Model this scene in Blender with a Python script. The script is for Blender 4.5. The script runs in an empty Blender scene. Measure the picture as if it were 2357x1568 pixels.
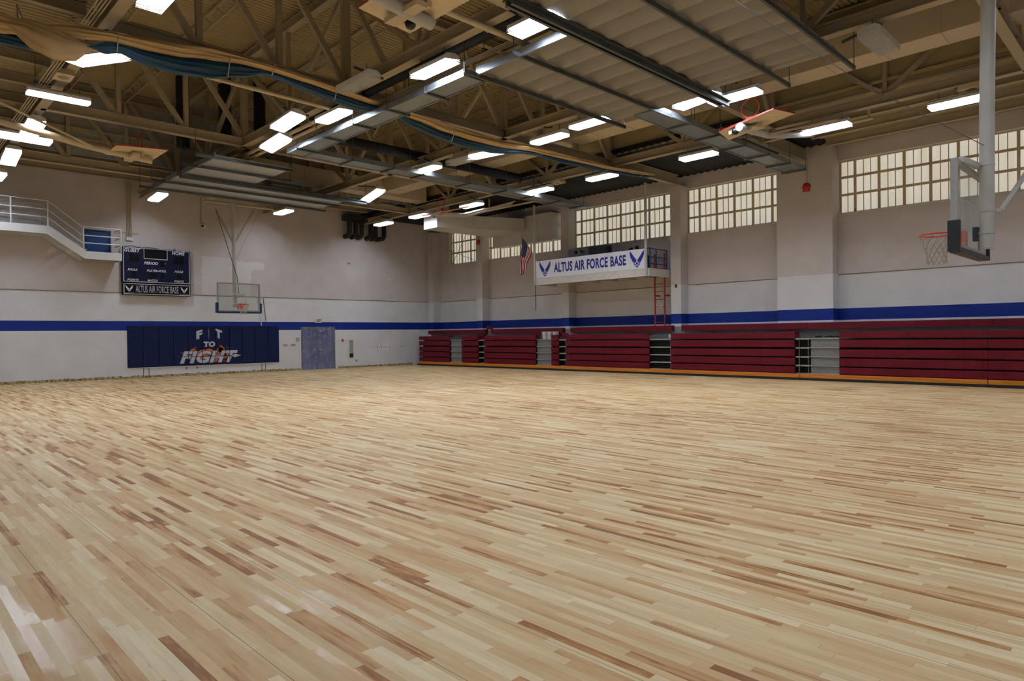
import bpy, math, random
from mathutils import Vector, Matrix
random.seed(7)
S = bpy.context.scene
COL = S.collection

# ------------------------------------------------------------------ camera, world, exposure
cam_d = bpy.data.cameras.new('camera')
cam_d.sensor_fit = 'HORIZONTAL'
cam_d.sensor_width = 36.0
cam_d.lens = 1540.0 / 2357.0 * 36.0
cam_d.clip_start, cam_d.clip_end = 0.05, 200
cam = bpy.data.objects.new('camera', cam_d)
COL.objects.link(cam)
_r = Vector((0.713636, -0.700409, -0.012305))
_u = Vector((0.014717, -0.002572, 0.999888))
_f = Vector((0.700362, 0.713737, -0.008473))
M = Matrix((_r, _u, -_f)).transposed().to_4x4()
M.translation = Vector((0, 0, 1.6163))
cam.matrix_world = M
S.camera = cam
w = bpy.data.worlds.new('world'); S.world = w
w.use_nodes = True
w.node_tree.nodes['Background'].inputs[0].default_value = (0.8, 0.87, 1.0, 1)
w.node_tree.nodes['Background'].inputs[1].default_value = 0.02
S.view_settings.view_transform = 'Standard'
S.view_settings.look = 'None'
S.view_settings.gamma = 1.0
S.view_settings.use_curve_mapping = False
S.view_settings.exposure = 0.0
S.cycles.use_denoising = True
S.cycles.max_bounces = 6
S.cycles.diffuse_bounces = 3
S.cycles.glossy_bounces = 3
S.cycles.transmission_bounces = 4
S.cycles.transparent_max_bounces = 8
S.cycles.sample_clamp_indirect = 6.0
S.cycles.caustics_reflective = False
S.cycles.caustics_refractive = False
LAMP = 204.0        # tube radiance
WINDOW = 0.62      # glow of the daylit fibreglass panes

# ------------------------------------------------------------------ materials
def lin(r, g, b):
    return tuple(((c / 255.0 + 0.055) / 1.055) ** 2.4 if c > 10 else c / 255.0 / 12.92 for c in (r, g, b))
class NT:
    def __init__(s, name):
        s.m = bpy.data.materials.new(name); s.m.use_nodes = True
        s.t = s.m.node_tree; s.b = s.t.nodes['Principled BSDF']; s.o = s.t.nodes['Material Output']
    def n(s, ty, **k):
        x = s.t.nodes.new(ty)
        for a, v in k.items(): setattr(x, a, v)
        return x
    def l(s, a, b): s.t.links.new(a, b)
    def math(s, op, a, b=None, c=None):
        x = s.n('ShaderNodeMath', operation=op)
        for i, v in enumerate((a, b, c)):
            if v is None: continue
            if isinstance(v, (int, float)): x.inputs[i].default_value = v
            else: s.l(v, x.inputs[i])
        return x.outputs[0]
    def mix(s, f, a, b, ty='MIX'):
        x = s.n('ShaderNodeMix', data_type='RGBA', blend_type=ty)
        for i, v in ((0, f), (6, a), (7, b)):
            if isinstance(v, (int, float)): x.inputs[i].default_value = v
            elif isinstance(v, tuple): x.inputs[i].default_value = (*v[:3], 1)
            else: s.l(v, x.inputs[i])
        return x.outputs[2]
    def ramp(s, f, stops, interp='LINEAR'):
        x = s.n('ShaderNodeValToRGB'); r = x.color_ramp; r.interpolation = interp
        while len(r.elements) < len(stops): r.elements.new(0.5)
        for e, (p, c) in zip(r.elements, stops):
            e.position = p; e.color = (*c, 1) if len(c) == 3 else c
        s.l(f, x.inputs[0]); return x.outputs[0]
    def pos(s): return s.n('ShaderNodeNewGeometry').outputs['Position']
    def noise(s, vec, scale, detail=3, rough=0.55):
        x = s.n('ShaderNodeTexNoise'); x.inputs['Scale'].default_value = scale
        x.inputs['Detail'].default_value = detail; x.inputs['Roughness'].default_value = rough
        if vec is not None: s.l(vec, x.inputs['Vector'])
        return x.outputs['Fac']
    def scaled(s, vec, sc):
        x = s.n('ShaderNodeMapping'); x.inputs['Scale'].default_value = sc
        s.l(vec, x.inputs['Vector']); return x.outputs[0]
    def bump(s, h, strength, dist=0.01):
        x = s.n('ShaderNodeBump'); x.inputs['Strength'].default_value = strength
        x.inputs['Distance'].default_value = dist
        s.l(h, x.inputs['Height']); s.l(x.outputs[0], s.b.inputs['Normal'])
    def base(s, c):
        if isinstance(c, tuple): s.b.inputs['Base Color'].default_value = (*c, 1)
        else: s.l(c, s.b.inputs['Base Color'])
MATS = {}
def mat(name, rgb, rough=0.6, metal=0.0, var=0.08, scale=6.0, bump=0.0, spec=0.5):
    """plain painted / metal / fabric surface with a little wear"""
    if name in MATS: return MATS[name]
    t = NT(name); c = lin(*rgb)
    p = t.pos(); n = t.noise(p, scale, 4)
    t.base(t.ramp(n, [(0.3, tuple(v * (1 - var) for v in c)), (0.7, tuple(min(1, v * (1 + var)) for v in c))]))
    t.b.inputs['Roughness'].default_value = rough
    t.b.inputs['Metallic'].default_value = metal
    t.b.inputs['Specular IOR Level'].default_value = spec
    if bump: t.bump(t.noise(p, scale * 8, 3), bump)
    MATS[name] = t.m; return t.m
def emit(name, rgb, strength):
    if name in MATS: return MATS[name]
    t = NT(name); c = lin(*rgb)
    t.base(c); t.b.inputs['Emission Color'].default_value = (*c, 1)
    t.b.inputs['Emission Strength'].default_value = strength
    MATS[name] = t.m; return t.m

def floor_mat():
    t = NT('maple_floor'); p = t.pos()
    sep = t.n('ShaderNodeSeparateXYZ'); t.l(p, sep.inputs[0])
    W = 0.057
    u = t.math('DIVIDE', sep.outputs[0], W)
    row = t.math('FLOOR', u); fr = t.math('SUBTRACT', u, row)
    wn = t.n('ShaderNodeTexWhiteNoise', noise_dimensions='1D'); t.l(row, wn.inputs['W'])
    off = t.math('MULTIPLY', wn.outputs['Value'], 97.0)
    v = t.math('MULTIPLY_ADD', sep.outputs[1], 1.15, off)
    vor = t.n('ShaderNodeTexVoronoi', voronoi_dimensions='1D', feature='F1')
    vor.inputs['Scale'].default_value = 1.0; vor.inputs['Randomness'].default_value = 0.9
    t.l(v, vor.inputs['W'])
    sc = t.n('ShaderNodeSeparateColor'); t.l(vor.outputs['Color'], sc.inputs[0])
    # per board random value, biased by a broad patchiness
    wide = t.noise(t.scaled(p, (0.22, 0.35, 1)), 1.0, 2)
    rnd = t.math('ADD', sc.outputs[0], t.math('MULTIPLY_ADD', wide, 0.36, -0.18))
    grain = t.noise(t.scaled(p, (38, 2.2, 1)), 1.0, 4, 0.6)
    fo = t.n('ShaderNodeVectorMath', operation='ADD'); fc = t.n('ShaderNodeCombineXYZ')
    t.l(t.math('MULTIPLY', sc.outputs[2], 40.0), fc.inputs[1]); t.l(off, fc.inputs[2])
    t.l(t.scaled(p, (15, 1.9, 1)), fo.inputs[0]); t.l(fc.outputs[0], fo.inputs[1])
    fleck = t.noise(fo.outputs[0], 1.0, 3, 0.6)
    rnd = t.math('ADD', rnd, t.math('MULTIPLY_ADD', fleck, 0.7, -0.35))
    col = t.ramp(rnd, [(0.0, lin(146, 92, 38)), (0.05, lin(174, 120, 60)), (0.1, lin(194, 149, 93)), (0.22, lin(207, 168, 115)),
                       (0.4, lin(214, 180, 129)), (0.6, lin(221, 192, 143)), (0.8, lin(228, 204, 158)), (1.0, lin(236, 216, 174))])
    tint = t.ramp(sc.outputs[1], [(0.0, (1.02, 0.975, 0.93)), (0.5, (1, 1, 1)), (1.0, (0.97, 1.0, 0.98))])
    col = t.mix(1.0, col, tint, 'MULTIPLY')
    g = t.ramp(grain, [(0.3, (0.9, 0.88, 0.86)), (0.6, (1.02, 1.02, 1.02))])
    col = t.mix(0.8, col, g, 'MULTIPLY')
    # mineral streaks and knots
    kn = t.noise(t.scaled(p, (34, 3.5, 1)), 1.0, 3, 0.6)
    col = t.mix(t.ramp(kn, [(0.66, (0, 0, 0)), (0.84, (0.75, 0.75, 0.75))]), col, lin(128, 84, 50))
    # hairline joints, and the wider gaps every tenth strip
    e = t.math('MINIMUM', fr, t.math('SUBTRACT', 1.0, fr))
    j1 = t.math('LESS_THAN', e, 0.012)
    m10 = t.math('FLOORED_MODULO', t.math('ADD', u, -5.4), 10.0)
    j2 = t.math('LESS_THAN', m10, 0.065)
    col = t.mix(t.math('MULTIPLY', j1, 0.22), col, lin(120, 88, 58))
    col = t.mix(t.math('MULTIPLY', j2, 0.8), col, lin(52, 38, 26))
    ve = t.n('ShaderNodeTexVoronoi', voronoi_dimensions='1D', feature='DISTANCE_TO_EDGE')
    ve.inputs['Scale'].default_value = 1.0; ve.inputs['Randomness'].default_value = 0.9
    t.l(v, ve.inputs['W'])
    col = t.mix(t.math('MULTIPLY', t.math('LESS_THAN', ve.outputs['Distance'], 0.003), 0.25), col, lin(100, 72, 48))
    t.base(col)
    # still-wet finish by the near left corner
    d = t.n('ShaderNodeVectorMath', operation='DISTANCE')
    t.l(t.scaled(p, (1.0, 0.5, 1)), d.inputs[0]); d.inputs[1].default_value = (0.68, 2.25, 0)
    d2 = t.n('ShaderNodeVectorMath', operation='DISTANCE')
    t.l(t.scaled(p, (1.0, 0.5, 1)), d2.inputs[0]); d2.inputs[1].default_value = (2.02, 1.68, 0)
    wet = t.math('ADD', t.math('MINIMUM', d.outputs['Value'], t.math('ADD', d2.outputs['Value'], 0.12)), t.math('MULTIPLY_ADD', t.noise(t.scaled(p, (5, 1.6, 1)), 1.0, 3), 1.0, -0.5))
    wet = t.math('ADD', wet, t.math('MULTIPLY_ADD', sc.outputs[2], 0.8, -0.4))
    rr = t.ramp(wet, [(0.12, (0.27, 0.27, 0.27)), (0.34, (0.52, 0.52, 0.52))])
    t.l(rr, t.b.inputs['Roughness'])
    t.b.inputs['Specular IOR Level'].default_value = 0.35
    t.bump(grain, 0.12, 0.004)
    return t.m

def wall_mat():
    """painted masonry: white block below, blue stripe, beige plaster above the ledge"""
    t = NT('painted_block_wall'); p = t.pos()
    sep = t.n('ShaderNodeSeparateXYZ'); t.l(p, sep.inputs[0])
    z = sep.outputs[2]
    geo = t.n('ShaderNodeNewGeometry')
    ns = t.n('ShaderNodeSeparateXYZ'); t.l(geo.outputs['Normal'], ns.inputs[0])
    along = t.math('ADD', t.math('MULTIPLY', sep.outputs[0], t.math('ABSOLUTE', ns.outputs[1])),
                   t.math('MULTIPLY', sep.outputs[1], t.math('ABSOLUTE', ns.outputs[0])))
    cv = t.n('ShaderNodeCombineXYZ'); t.l(along, cv.inputs[0]); t.l(z, cv.inputs[1])
    br = t.n('ShaderNodeTexBrick'); t.l(cv.outputs[0], br.inputs['Vector'])
    br.inputs['Scale'].default_value = 1.0
    br.inputs['Brick Width'].default_value = 0.4064; br.inputs['Row Height'].default_value = 0.2032
    br.inputs['Mortar Size'].default_value = 0.006; br.inputs['Mortar Smooth'].default_value = 0.3
    mort = br.outputs['Fac']
    n = t.noise(p, 1.3, 4); fine = t.noise(p, 45, 3)
    wob = t.math('MULTIPLY_ADD', t.noise(p, 9, 2), 0.008, -0.004)
    zz = t.math('ADD', z, wob)
    white = t.ramp(n, [(0.3, lin(216, 217, 219)), (0.7, lin(226, 227, 229))])
    white = t.mix(t.math('MULTIPLY', mort, 0.09), white, lin(150, 150, 150))
    beige = t.ramp(n, [(0.3, lin(198, 190, 186)), (0.7, lin(208, 200, 196))])
    blue = t.ramp(n, [(0.3, lin(2, 36, 122)), (0.7, lin(3, 41, 134))])
    c = t.mix(t.math('GREATER_THAN', z, 3.553), white, beige)
    inb = t.math('MULTIPLY', t.math('GREATER_THAN', zz, 1.987), t.math('LESS_THAN', zz, 2.381))
    c = t.mix(inb, c, blue)
    t.base(c)
    t.b.inputs['Roughness'].default_value = 0.55
    t.b.inputs['Specular IOR Level'].default_value = 0.3
    h = t.math('SUBTRACT', t.math('MULTIPLY', fine, 0.35), t.math('MULTIPLY', mort, t.math('LESS_THAN', z, 3.553)))
    t.bump(h, 0.12, 0.006)
    return t.m

def glue_mat():
    t = NT('bare_glue_strip'); p = t.pos()
    n = t.noise(p, 11, 4, 0.7); n2 = t.noise(p, 4, 3)
    c = t.ramp(n, [(0.32, lin(60, 48, 26)), (0.45, lin(140, 118, 52)), (0.55, lin(176, 166, 128)), (0.7, lin(196, 192, 176))])
    t.base(c); t.b.inputs['Roughness'].default_value = 0.8; t.bump(n, 0.8, 0.02); return t.m

def pane_mat():
    t = NT('daylit_fibreglass'); p = t.pos()
    n = t.noise(p, 1.1, 3); f = t.noise(t.scaled(p, (1, 1, 5)), 6, 3)
    oi = t.n('ShaderNodeObjectInfo')
    sep = t.n('ShaderNodeSeparateXYZ'); t.l(p, sep.inputs[0])
    wn = t.n('ShaderNodeTexWhiteNoise', noise_dimensions='2D')
    cv = t.n('ShaderNodeCombineXYZ')
    t.l(t.math('FLOOR', t.math('MULTIPLY_ADD', sep.outputs[1], 4.0, 0.3)), cv.inputs[0])
    t.l(t.math('FLOOR', t.math('MULTIPLY_ADD', sep.outputs[2], 1.7, 0.4)), cv.inputs[1])
    t.l(cv.outputs[0], wn.inputs['Vector'])
    c = t.ramp(t.math('MULTIPLY_ADD', wn.outputs['Value'], 0.6, t.math('MULTIPLY', n, 0.5)),
               [(0.2, lin(218, 208, 182)), (0.5, lin(226, 220, 202)), (0.85, lin(232, 230, 220))])
    c = t.mix(0.25, c, t.ramp(f, [(0.3, lin(204, 197, 174)), (0.7, lin(236, 233, 222))]))
    t.base(lin(200, 195, 180)); t.l(c, t.b.inputs['Emission Color'])
    t.b.inputs['Emission Strength'].default_value = WINDOW
    t.b.inputs['Roughness'].default_value = 0.5
    return t.m
def wood_mat(name, c1, c2, axis=(1.5, 1.5, 30), rough=0.45):
    t = NT(name); p = t.pos()
    n = t.noise(t.scaled(p, axis), 1.0, 4, 0.65)
    t.base(t.ramp(n, [(0.35, lin(*c1)), (0.65, lin(*c2))])); t.b.inputs['Roughness'].default_value = rough
    MATS[name] = t.m; return t.m
def seat_mat():
    t = NT('maroon_seat_plastic'); p = t.pos()
    sep = t.n('ShaderNodeSeparateXYZ'); t.l(p, sep.inputs[0])
    k = t.math('FLOORED_MODULO', sep.outputs[1], 0.4572)
    seam = t.math('LESS_THAN', k, 0.012)
    c = t.ramp(t.noise(p, 5, 4), [(0.3, lin(88, 4, 22)), (0.7, lin(100, 6, 27))])
    t.base(t.mix(t.math('MULTIPLY', seam, 0.55), c, lin(48, 4, 10)))
    t.b.inputs['Roughness'].default_value = 0.5
    t.b.inputs['Specular IOR Level'].default_value = 0.25
    t.bump(t.math('SUBTRACT', 1.0, seam), 0.4, 0.01); return t.m
def glass_mat(name, rgb, alpha, rough=0.05):
    t = NT(name); t.base(lin(*rgb)); t.b.inputs['Roughness'].default_value = rough
    t.b.inputs['Alpha'].default_value = alpha; MATS[name] = t.m; return t.m
def film_mat():
    t = NT('clear_plastic_film'); p = t.pos()
    t.base(lin(196, 204, 222)); t.b.inputs['Roughness'].default_value = 0.25
    n = t.noise(t.scaled(p, (2.2, 1, 0.7)), 2.0, 4)
    wv = t.noise(t.scaled(p, (1.2, 1, 1.2)), 1.0, 2)
    cvx = t.n('ShaderNodeVectorMath', operation='ADD'); t.l(t.scaled(p, (11, 1, .9)), cvx.inputs[0]); t.l(t.math('MULTIPLY', wv, 5.0), cvx.inputs[1])
    w1 = t.noise(cvx.outputs[0], 0.6, 1, 0.3)
    crease_shine = t.math('POWER', t.math('SUBTRACT', 1.0, t.math('MINIMUM', 1.0, t.math('MULTIPLY', t.math('ABSOLUTE', t.math('SUBTRACT', w1, 0.5)), 16.0))), 2.0)  # film folds, their highlights put into the opacity as pale streaks
    a = t.math('ADD', t.math('MULTIPLY_ADD', n, 0.4, 0.08), t.math('MULTIPLY', crease_shine, 0.2))
    t.l(a, t.b.inputs['Alpha'])
    t.bump(w1, 1.0, 0.05)
    return t.m
def flag_fabric(name, rgb): return mat(name, rgb, 0.8, 0, 0.06, 20, 0.1)

FLOOR = floor_mat(); WALL = wall_mat(); GLUE = glue_mat(); PANE = pane_mat(); SEAT = seat_mat(); FILM = film_mat()
STEEL = mat('tan_painted_steel', (168, 153, 124), 0.55, 0, 0.06, 2)
DECK = mat('tan_roof_deck', (174, 157, 116), 0.6, 0, 0.06, 1.5)
DARK = mat('black_roof_deck', (12, 12, 13), 0.7, 0, 0.1, 2)
BLACK = mat('black_rubber_lagging', (14, 14, 16), 0.75, 0, 0.1, 5)
GALV = mat('galvanised_steel', (148, 156, 160), 0.38, 0.75, 0.1, 3)
GALVD = mat('dark_galvanised_rail', (92, 98, 98), 0.45, 0.7, 0.12, 4)
PANEL = mat('grey_ceiling_panel', (140, 136, 128), 0.45, 0.35, 0.06, 0.8)
PANELF = mat('pale_metal_panel', (190, 191, 190), 0.36, 0.5, 0.06, 0.8)
WHITE = mat('white_enamel', (218, 218, 214), 0.45, 0, 0.03, 4)
OFFW = mat('off_white_paint', (206, 203, 196), 0.5, 0, 0.05, 3)
FRAME = mat('window_frame_paint', (204, 190, 164), 0.55, 0, 0.06, 4)
DUCT = mat('tan_sheet_metal', (196, 180, 152), 0.5, 0, 0.05, 1.2)
NAVY = mat('navy_vinyl', (5, 22, 62), 0.6, 0, 0.08, 4, 0.05, 0.2)
NAVYS = mat('navy_scoreboard', (5, 15, 46), 0.55, 0, 0.05, 4, 0, 0.2)
BLUE = mat('blue_door_paint', (10, 62, 128), 0.45, 0, 0.06, 3)
BLUER = mat('blue_rail_paint', (18, 48, 112), 0.45, 0, 0.06, 3)
RED = mat('red_paint', (176, 32, 22), 0.5, 0, 0.06, 5)
ORANGE = mat('orange_rim_enamel', (222, 58, 24), 0.4, 0, 0.05, 5)
INK = mat('black_plastic', (12, 12, 13), 0.45, 0, 0.08, 6)
LETW = mat('white_lettering', (226, 226, 226), 0.5, 0, 0.02, 5)
LETS = mat('silver_lettering', (170, 172, 178), 0.45, 0, 0.04, 5)
LETB = mat('royal_blue_lettering', (22, 26, 138), 0.5, 0, 0.04, 5)
BOARDW = wood_mat('cream_painted_wood', (205, 186, 150), (222, 204, 168), (3, 3, 3), 0.5)
KICK = wood_mat('honey_oak', (206, 116, 28), (232, 146, 46), (30, 1.2, 30), 0.4)
POLEW = mat('white_pole_paint', (184, 183, 177), 0.45, 0, 0.05, 3)
PIPE = mat('cream_pipe_paint', (196, 178, 146), 0.5, 0, 0.06, 3)
NET = mat('white_net_cord', (168, 163, 152), 0.8, 0, 0.05, 20)
TANF = mat('tan_curtain_vinyl', (188, 158, 110), 0.7, 0, 0.1, 2.5, 0.08)
BLUF = mat('teal_curtain_vinyl', (18, 66, 94), 0.6, 0, 0.14, 2.5, 0.08)
TUBE = emit('lit_fluorescent_tube', (230, 239, 255), LAMP)
TUBEOFF = mat('unlit_fluorescent_tube', (205, 205, 200), 0.4, 0, 0.02, 5)
GREYP = mat('grey_riser_panel', (128, 132, 134), 0.55, 0, 0.14, 14)
ALU = mat('aluminium_nosing', (186, 188, 184), 0.4, 0.5, 0.06, 6)

# ------------------------------------------------------------------ mesh building
class MB:
    def __init__(s): s.v = []; s.f = []; s.mi = []; s.sm = []; s.cur = 0; s.smooth = False
    def add(s, vs, fs, m=None):
        o = len(s.v); s.v += [tuple(v) for v in vs]
        for f in fs:
            s.f.append([i + o for i in f]); s.mi.append(s.cur if m is None else m); s.sm.append(s.smooth)
        return s
    def box(s, x0, x1, y0, y1, z0, z1, m=None):
        v = [(x, y, z) for z in (z0, z1) for y in (y0, y1) for x in (x0, x1)]
        return s.add(v, [(0, 2, 3, 1), (4, 5, 7, 6), (0, 1, 5, 4), (1, 3, 7, 5), (3, 2, 6, 7), (2, 0, 4, 6)], m)
    def bar(s, p, q, wd, ht, up=(0, 0, 1), m=None):
        p, q = Vector(p), Vector(q); d = (q - p).normalized(); up = Vector(up)
        if abs(d.dot(up)) > 0.98: up = Vector((0, 1, 0))
        a = d.cross(up).normalized() * wd / 2; b = a.cross(d).normalized() * ht / 2
        v = [e + i * a + j * b for e in (p, q) for (i, j) in ((-1, -1), (1, -1), (1, 1), (-1, 1))]
        return s.add(v, [(0, 1, 2, 3), (7, 6, 5, 4), (0, 4, 5, 1), (1, 5, 6, 2), (2, 6, 7, 3), (3, 7, 4, 0)], m)
    def ibeam(s, p, q, wd, ht, t=0.02, m=None):
        """I-section with vertical web along a horizontal line, p/q on its mid height"""
        h = Vector((0, 0, ht / 2 - t / 2))
        s.bar(Vector(p) - h, Vector(q) - h, wd, t, m=m); s.bar(Vector(p) + h, Vector(q) + h, wd, t, m=m)
        return s.bar(p, q, t, ht - 2 * t, m=m)
    def tube(s, pts, r, n=8, m=None, cap=True, closed=False):
        pts = [Vector(p) for p in pts]; N = len(pts)
        R = r if isinstance(r, (list, tuple)) else [r] * N
        prev = None; rings = []
        for i, p in enumerate(pts):
            if closed: d = pts[(i + 1) % N] - pts[i - 1]
            else: d = pts[min(i + 1, N - 1)] - pts[max(i - 1, 0)]
            d.normalize()
            if prev is None:
                a = d.cross(Vector((0, 0, 1)) if abs(d.z) < 0.9 else Vector((1, 0, 0))).normalized()
            else:
                a = (prev - d * prev.dot(d)).normalized()
            prev = a; b = d.cross(a)
            rings.append([p + R[i] * (math.cos(2 * math.pi * k / n) * a + math.sin(2 * math.pi * k / n) * b) for k in range(n)])
        fs = []; L = N if closed else N - 1
        for i in range(L):
            for k in range(n):
                j = (i + 1) % N
                fs.append((i * n + k, i * n + (k + 1) % n, j * n + (k + 1) % n, j * n + k))
        sm = s.smooth; s.smooth = True
        s.add([v for rg in rings for v in rg], fs, m); s.smooth = sm
        if cap and not closed:
            s.add(rings[0], [tuple(range(n))[::-1]], m); s.add(rings[-1], [tuple(range(n))], m)
        return s
    def prism(s, poly, fn, d, m=None):
        """extrude a 2D polygon; fn(u,v,w) -> 3D, w from 0 to d"""
        n = len(poly)
        v = [fn(a, b, 0) for a, b in poly] + [fn(a, b, d) for a, b in poly]
        fs = [tuple(range(n))[::-1], tuple(range(n, 2 * n))] + [(i, (i + 1) % n, (i + 1) % n + n, i + n) for i in range(n)]
        return s.add(v, fs, m)
    def flat(s, poly, fn, m=None):
        return s.add([fn(a, b) for a, b in poly], [tuple(range(len(poly)))], m)
    def ball(s, c, r, n=12, k=8, sx=1, sy=1, sz=1, m=None):
        c = Vector(c); v = []; fs = []
        for i in range(k + 1):
            th = math.pi * i / k
            for j in range(n):
                ph = 2 * math.pi * j / n
                v.append(c + Vector((r * sx * math.sin(th) * math.cos(ph), r * sy * math.sin(th) * math.sin(ph), r * sz * math.cos(th))))
        for i in range(k):
            for j in range(n):
                fs.append((i * n + j, (i + 1) * n + j, (i + 1) * n + (j + 1) % n, i * n + (j + 1) % n))
        sm = s.smooth; s.smooth = True; s.add(v, fs, m); s.smooth = sm; return s
    def disc(s, c, r, ax, d, n=20, m=None):
        c = Vector(c); ax = Vector(ax).normalized()
        return s.tube([c, c + ax * d], r, n, m)
    def build(s, name, mats, parent=None, bevel=0):
        me = bpy.data.meshes.new(name)
        off = Vector((0, 0, 0))
        if parent is not None:
            q = parent
            while q is not None: off += q.location; q = q.parent
        me.from_pydata([(x - off.x, y - off.y, z - off.z) for x, y, z in s.v], [], s.f)
        for m in (mats if isinstance(mats, (list, tuple)) else [mats]): me.materials.append(m)
        me.polygons.foreach_set('material_index', s.mi)
        me.polygons.foreach_set('use_smooth', s.sm)
        me.validate(); me.update()
        o = bpy.data.objects.new(name, me); COL.objects.link(o)
        if parent is not None: o.parent = parent
        if bevel:
            b = o.modifiers.new('edge', 'BEVEL'); b.width = bevel; b.segments = 2; b.limit_method = 'ANGLE'
        return o
def tag(o, label, cat, group=None, kind=None):
    o['label'] = label; o['category'] = cat
    if group: o['group'] = group
    if kind: o['kind'] = kind
    return o
def struct(o): o['kind'] = 'structure'; return o
def root(name, loc, label, cat, group=None):
    o = bpy.data.objects.new(name, None); COL.objects.link(o); o.location = loc; o.empty_display_size = 0.1
    return tag(o, label, cat, group)
def copy_tree(o, parent=None):
    c = o.copy(); COL.objects.link(c)
    if parent is not None: c.parent = parent
    for ch in o.children: copy_tree(ch, c)
    return c
def B(*a): return MB().box(*a)

_text = {}
def text_tris(s, bold=0.02, shear=0.0):
    """built-in font text as triangles normalised to 0..1 in both directions"""
    key = (s, bold, shear)
    if key in _text: return _text[key]
    cu = bpy.data.curves.new('lettering', 'FONT'); cu.body = s; cu.size = 1; cu.offset = bold; cu.shear = shear; cu.resolution_u = 4
    cu.space_character = 1.08 if bold > 0.015 else 1.0
    ob = bpy.data.objects.new('lettering', cu); COL.objects.link(ob)
    dg = bpy.context.evaluated_depsgraph_get(); dg.update()
    me = ob.evaluated_get(dg).to_mesh(); me.calc_loop_triangles()
    P = [(v.co.x, v.co.y) for v in me.vertices]
    T = [[P[i] for i in t.vertices] for t in me.loop_triangles]
    ob.evaluated_get(dg).to_mesh_clear()
    bpy.data.objects.remove(ob); bpy.data.curves.remove(cu)
    xs = [p[0] for t in T for p in t]; ys = [p[1] for t in T for p in t]
    x0, x1, y0, y1 = min(xs), max(xs), min(ys), max(ys)
    T = [[((a - x0) / (x1 - x0), (b - y0) / (y1 - y0)) for a, b in t] for t in T]
    _text[key] = T; return T
def text_on(mb, s, u0, u1, v0, v1, fn, bold=0.02, shear=0.0, m=None, skew=0.0):
    for t in text_tris(s, bold, shear):
        mb.flat([(u0 + a * (u1 - u0), v0 + b * (v1 - v0) + skew * (a - 0.5) * (u1 - u0)) for a, b in t], fn, m)
WING = [[(0.0, 1.0), (0.01, 0.74), (0.07, 0.58), (0.16, 0.47), (0.37, 0.29), (0.465, 0.37), (0.455, 0.48), (0.27, 0.68), (0.13, 0.87)],
        [(0.13, 0.50), (0.17, 0.41), (0.30, 0.26), (0.36, 0.285), (0.17, 0.465)],
        [(0.24, 0.285), (0.31, 0.20), (0.385, 0.265), (0.345, 0.275), (0.30, 0.245)]]
CORE = [[(0.5, 0.0), (0.37, 0.11), (0.44, 0.16), (0.5, 0.09)], [(0.5, 0.0), (0.5, 0.09), (0.56, 0.16), (0.63, 0.11)],
        [(0.35, 0.13), (0.30, 0.185), (0.40, 0.245), (0.425, 0.18)], [(0.65, 0.13), (0.575, 0.18), (0.60, 0.245), (0.70, 0.185)],
        [(0.5 + 0.075 * math.cos(k * math.pi / 6), 0.25 + 0.085 * math.sin(k * math.pi / 6)) for k in range(12)]]
def emblem(mb, u0, u1, v0, v1, fn, m=None):
    P = WING + [[(1 - a, b) for a, b in reversed(p)] for p in WING] + CORE
    for p in P: mb.flat([(u0 + a * (u1 - u0), v0 + b * (v1 - v0)) for a, b in p], fn, m)

# ------------------------------------------------------------------ setting
YE, XR = 30.92, 24.15       # end wall, right wall
YB, XL = -1.2, -1.6         # walls behind and beside the camera
XF = 23.62                  # face of the right wall's piers
ZL, ZH = 7.95, 10.35        # low and high roof
XA, XB = 3.45, 19.2         # high roof between these trusses
YT = 26.5
struct(B(XL - .3, XR + .5, YB - .3, YE + .3, -0.2, 0.0).build('floor', FLOOR))
DX0, DX1, DZ = 15.73, 17.6, 2.17      # double door in the end wall
UX0, UX1, UZ0, UZ1 = 6.57, 7.5, 5.05, 6.05
m = MB()
m.box(XL, UX0, YE, YE + .3, 0, 8.6); m.box(UX0, UX1, YE, YE + .3, 0, UZ0); m.box(UX0, UX1, YE, YE + .3, UZ1, 8.6)
m.box(UX1, DX0, YE, YE + .3, 0, 8.6); m.box(DX0, DX1, YE, YE + .3, DZ, 8.6); m.box(DX1, XR + .5, YE, YE + .3, 0, 8.6)
struct(m.build('wall_end', WALL))
struct(B(XL, XR + .5, YB - .3, YB, 0, 10.6).build('wall_back', WALL))
struct(B(XL - .3, XL, YB, YE, 0, 8.4).build('wall_left', WALL))
# right wall with five window bays
WZ0, WZ1 = 5.64, 7.44
WB = [(-0.6, 2.3), (2.75, 8.54), (10.45, 14.44), (14.95, 20.42), (20.8, 26.5), (26.75, 29.62)]
m = MB(); y = YB
for a, b in WB:
    m.box(XR, XR + .35, y, a, 0, 8.3); m.box(XR, XR + .35, a, b, 0, WZ0); m.box(XR, XR + .35, a, b, WZ1, 8.3); y = b
m.box(XR, XR + .35, y, YE, 0, 8.3)
struct(m.build('wall_right', WALL))
PIERS = [(8.54, 10.45), (14.38, 14.84), (20.28, 20.72), (26.26, 26.74), (30.45, 30.92), (2.3, 2.75)]
for i, (a, b) in enumerate(PIERS):
    struct(B(XF, XR, a, b, 0, 7.53 if i else 8.0).build('trim_%d' % (i + 1), WALL))
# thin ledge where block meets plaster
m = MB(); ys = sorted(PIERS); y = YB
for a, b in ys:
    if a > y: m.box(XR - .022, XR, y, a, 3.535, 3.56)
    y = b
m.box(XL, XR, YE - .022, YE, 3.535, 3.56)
struct(m.build('trim_7', mat('ledge_shadow_paint', (128, 112, 92), 0.7)))
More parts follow.
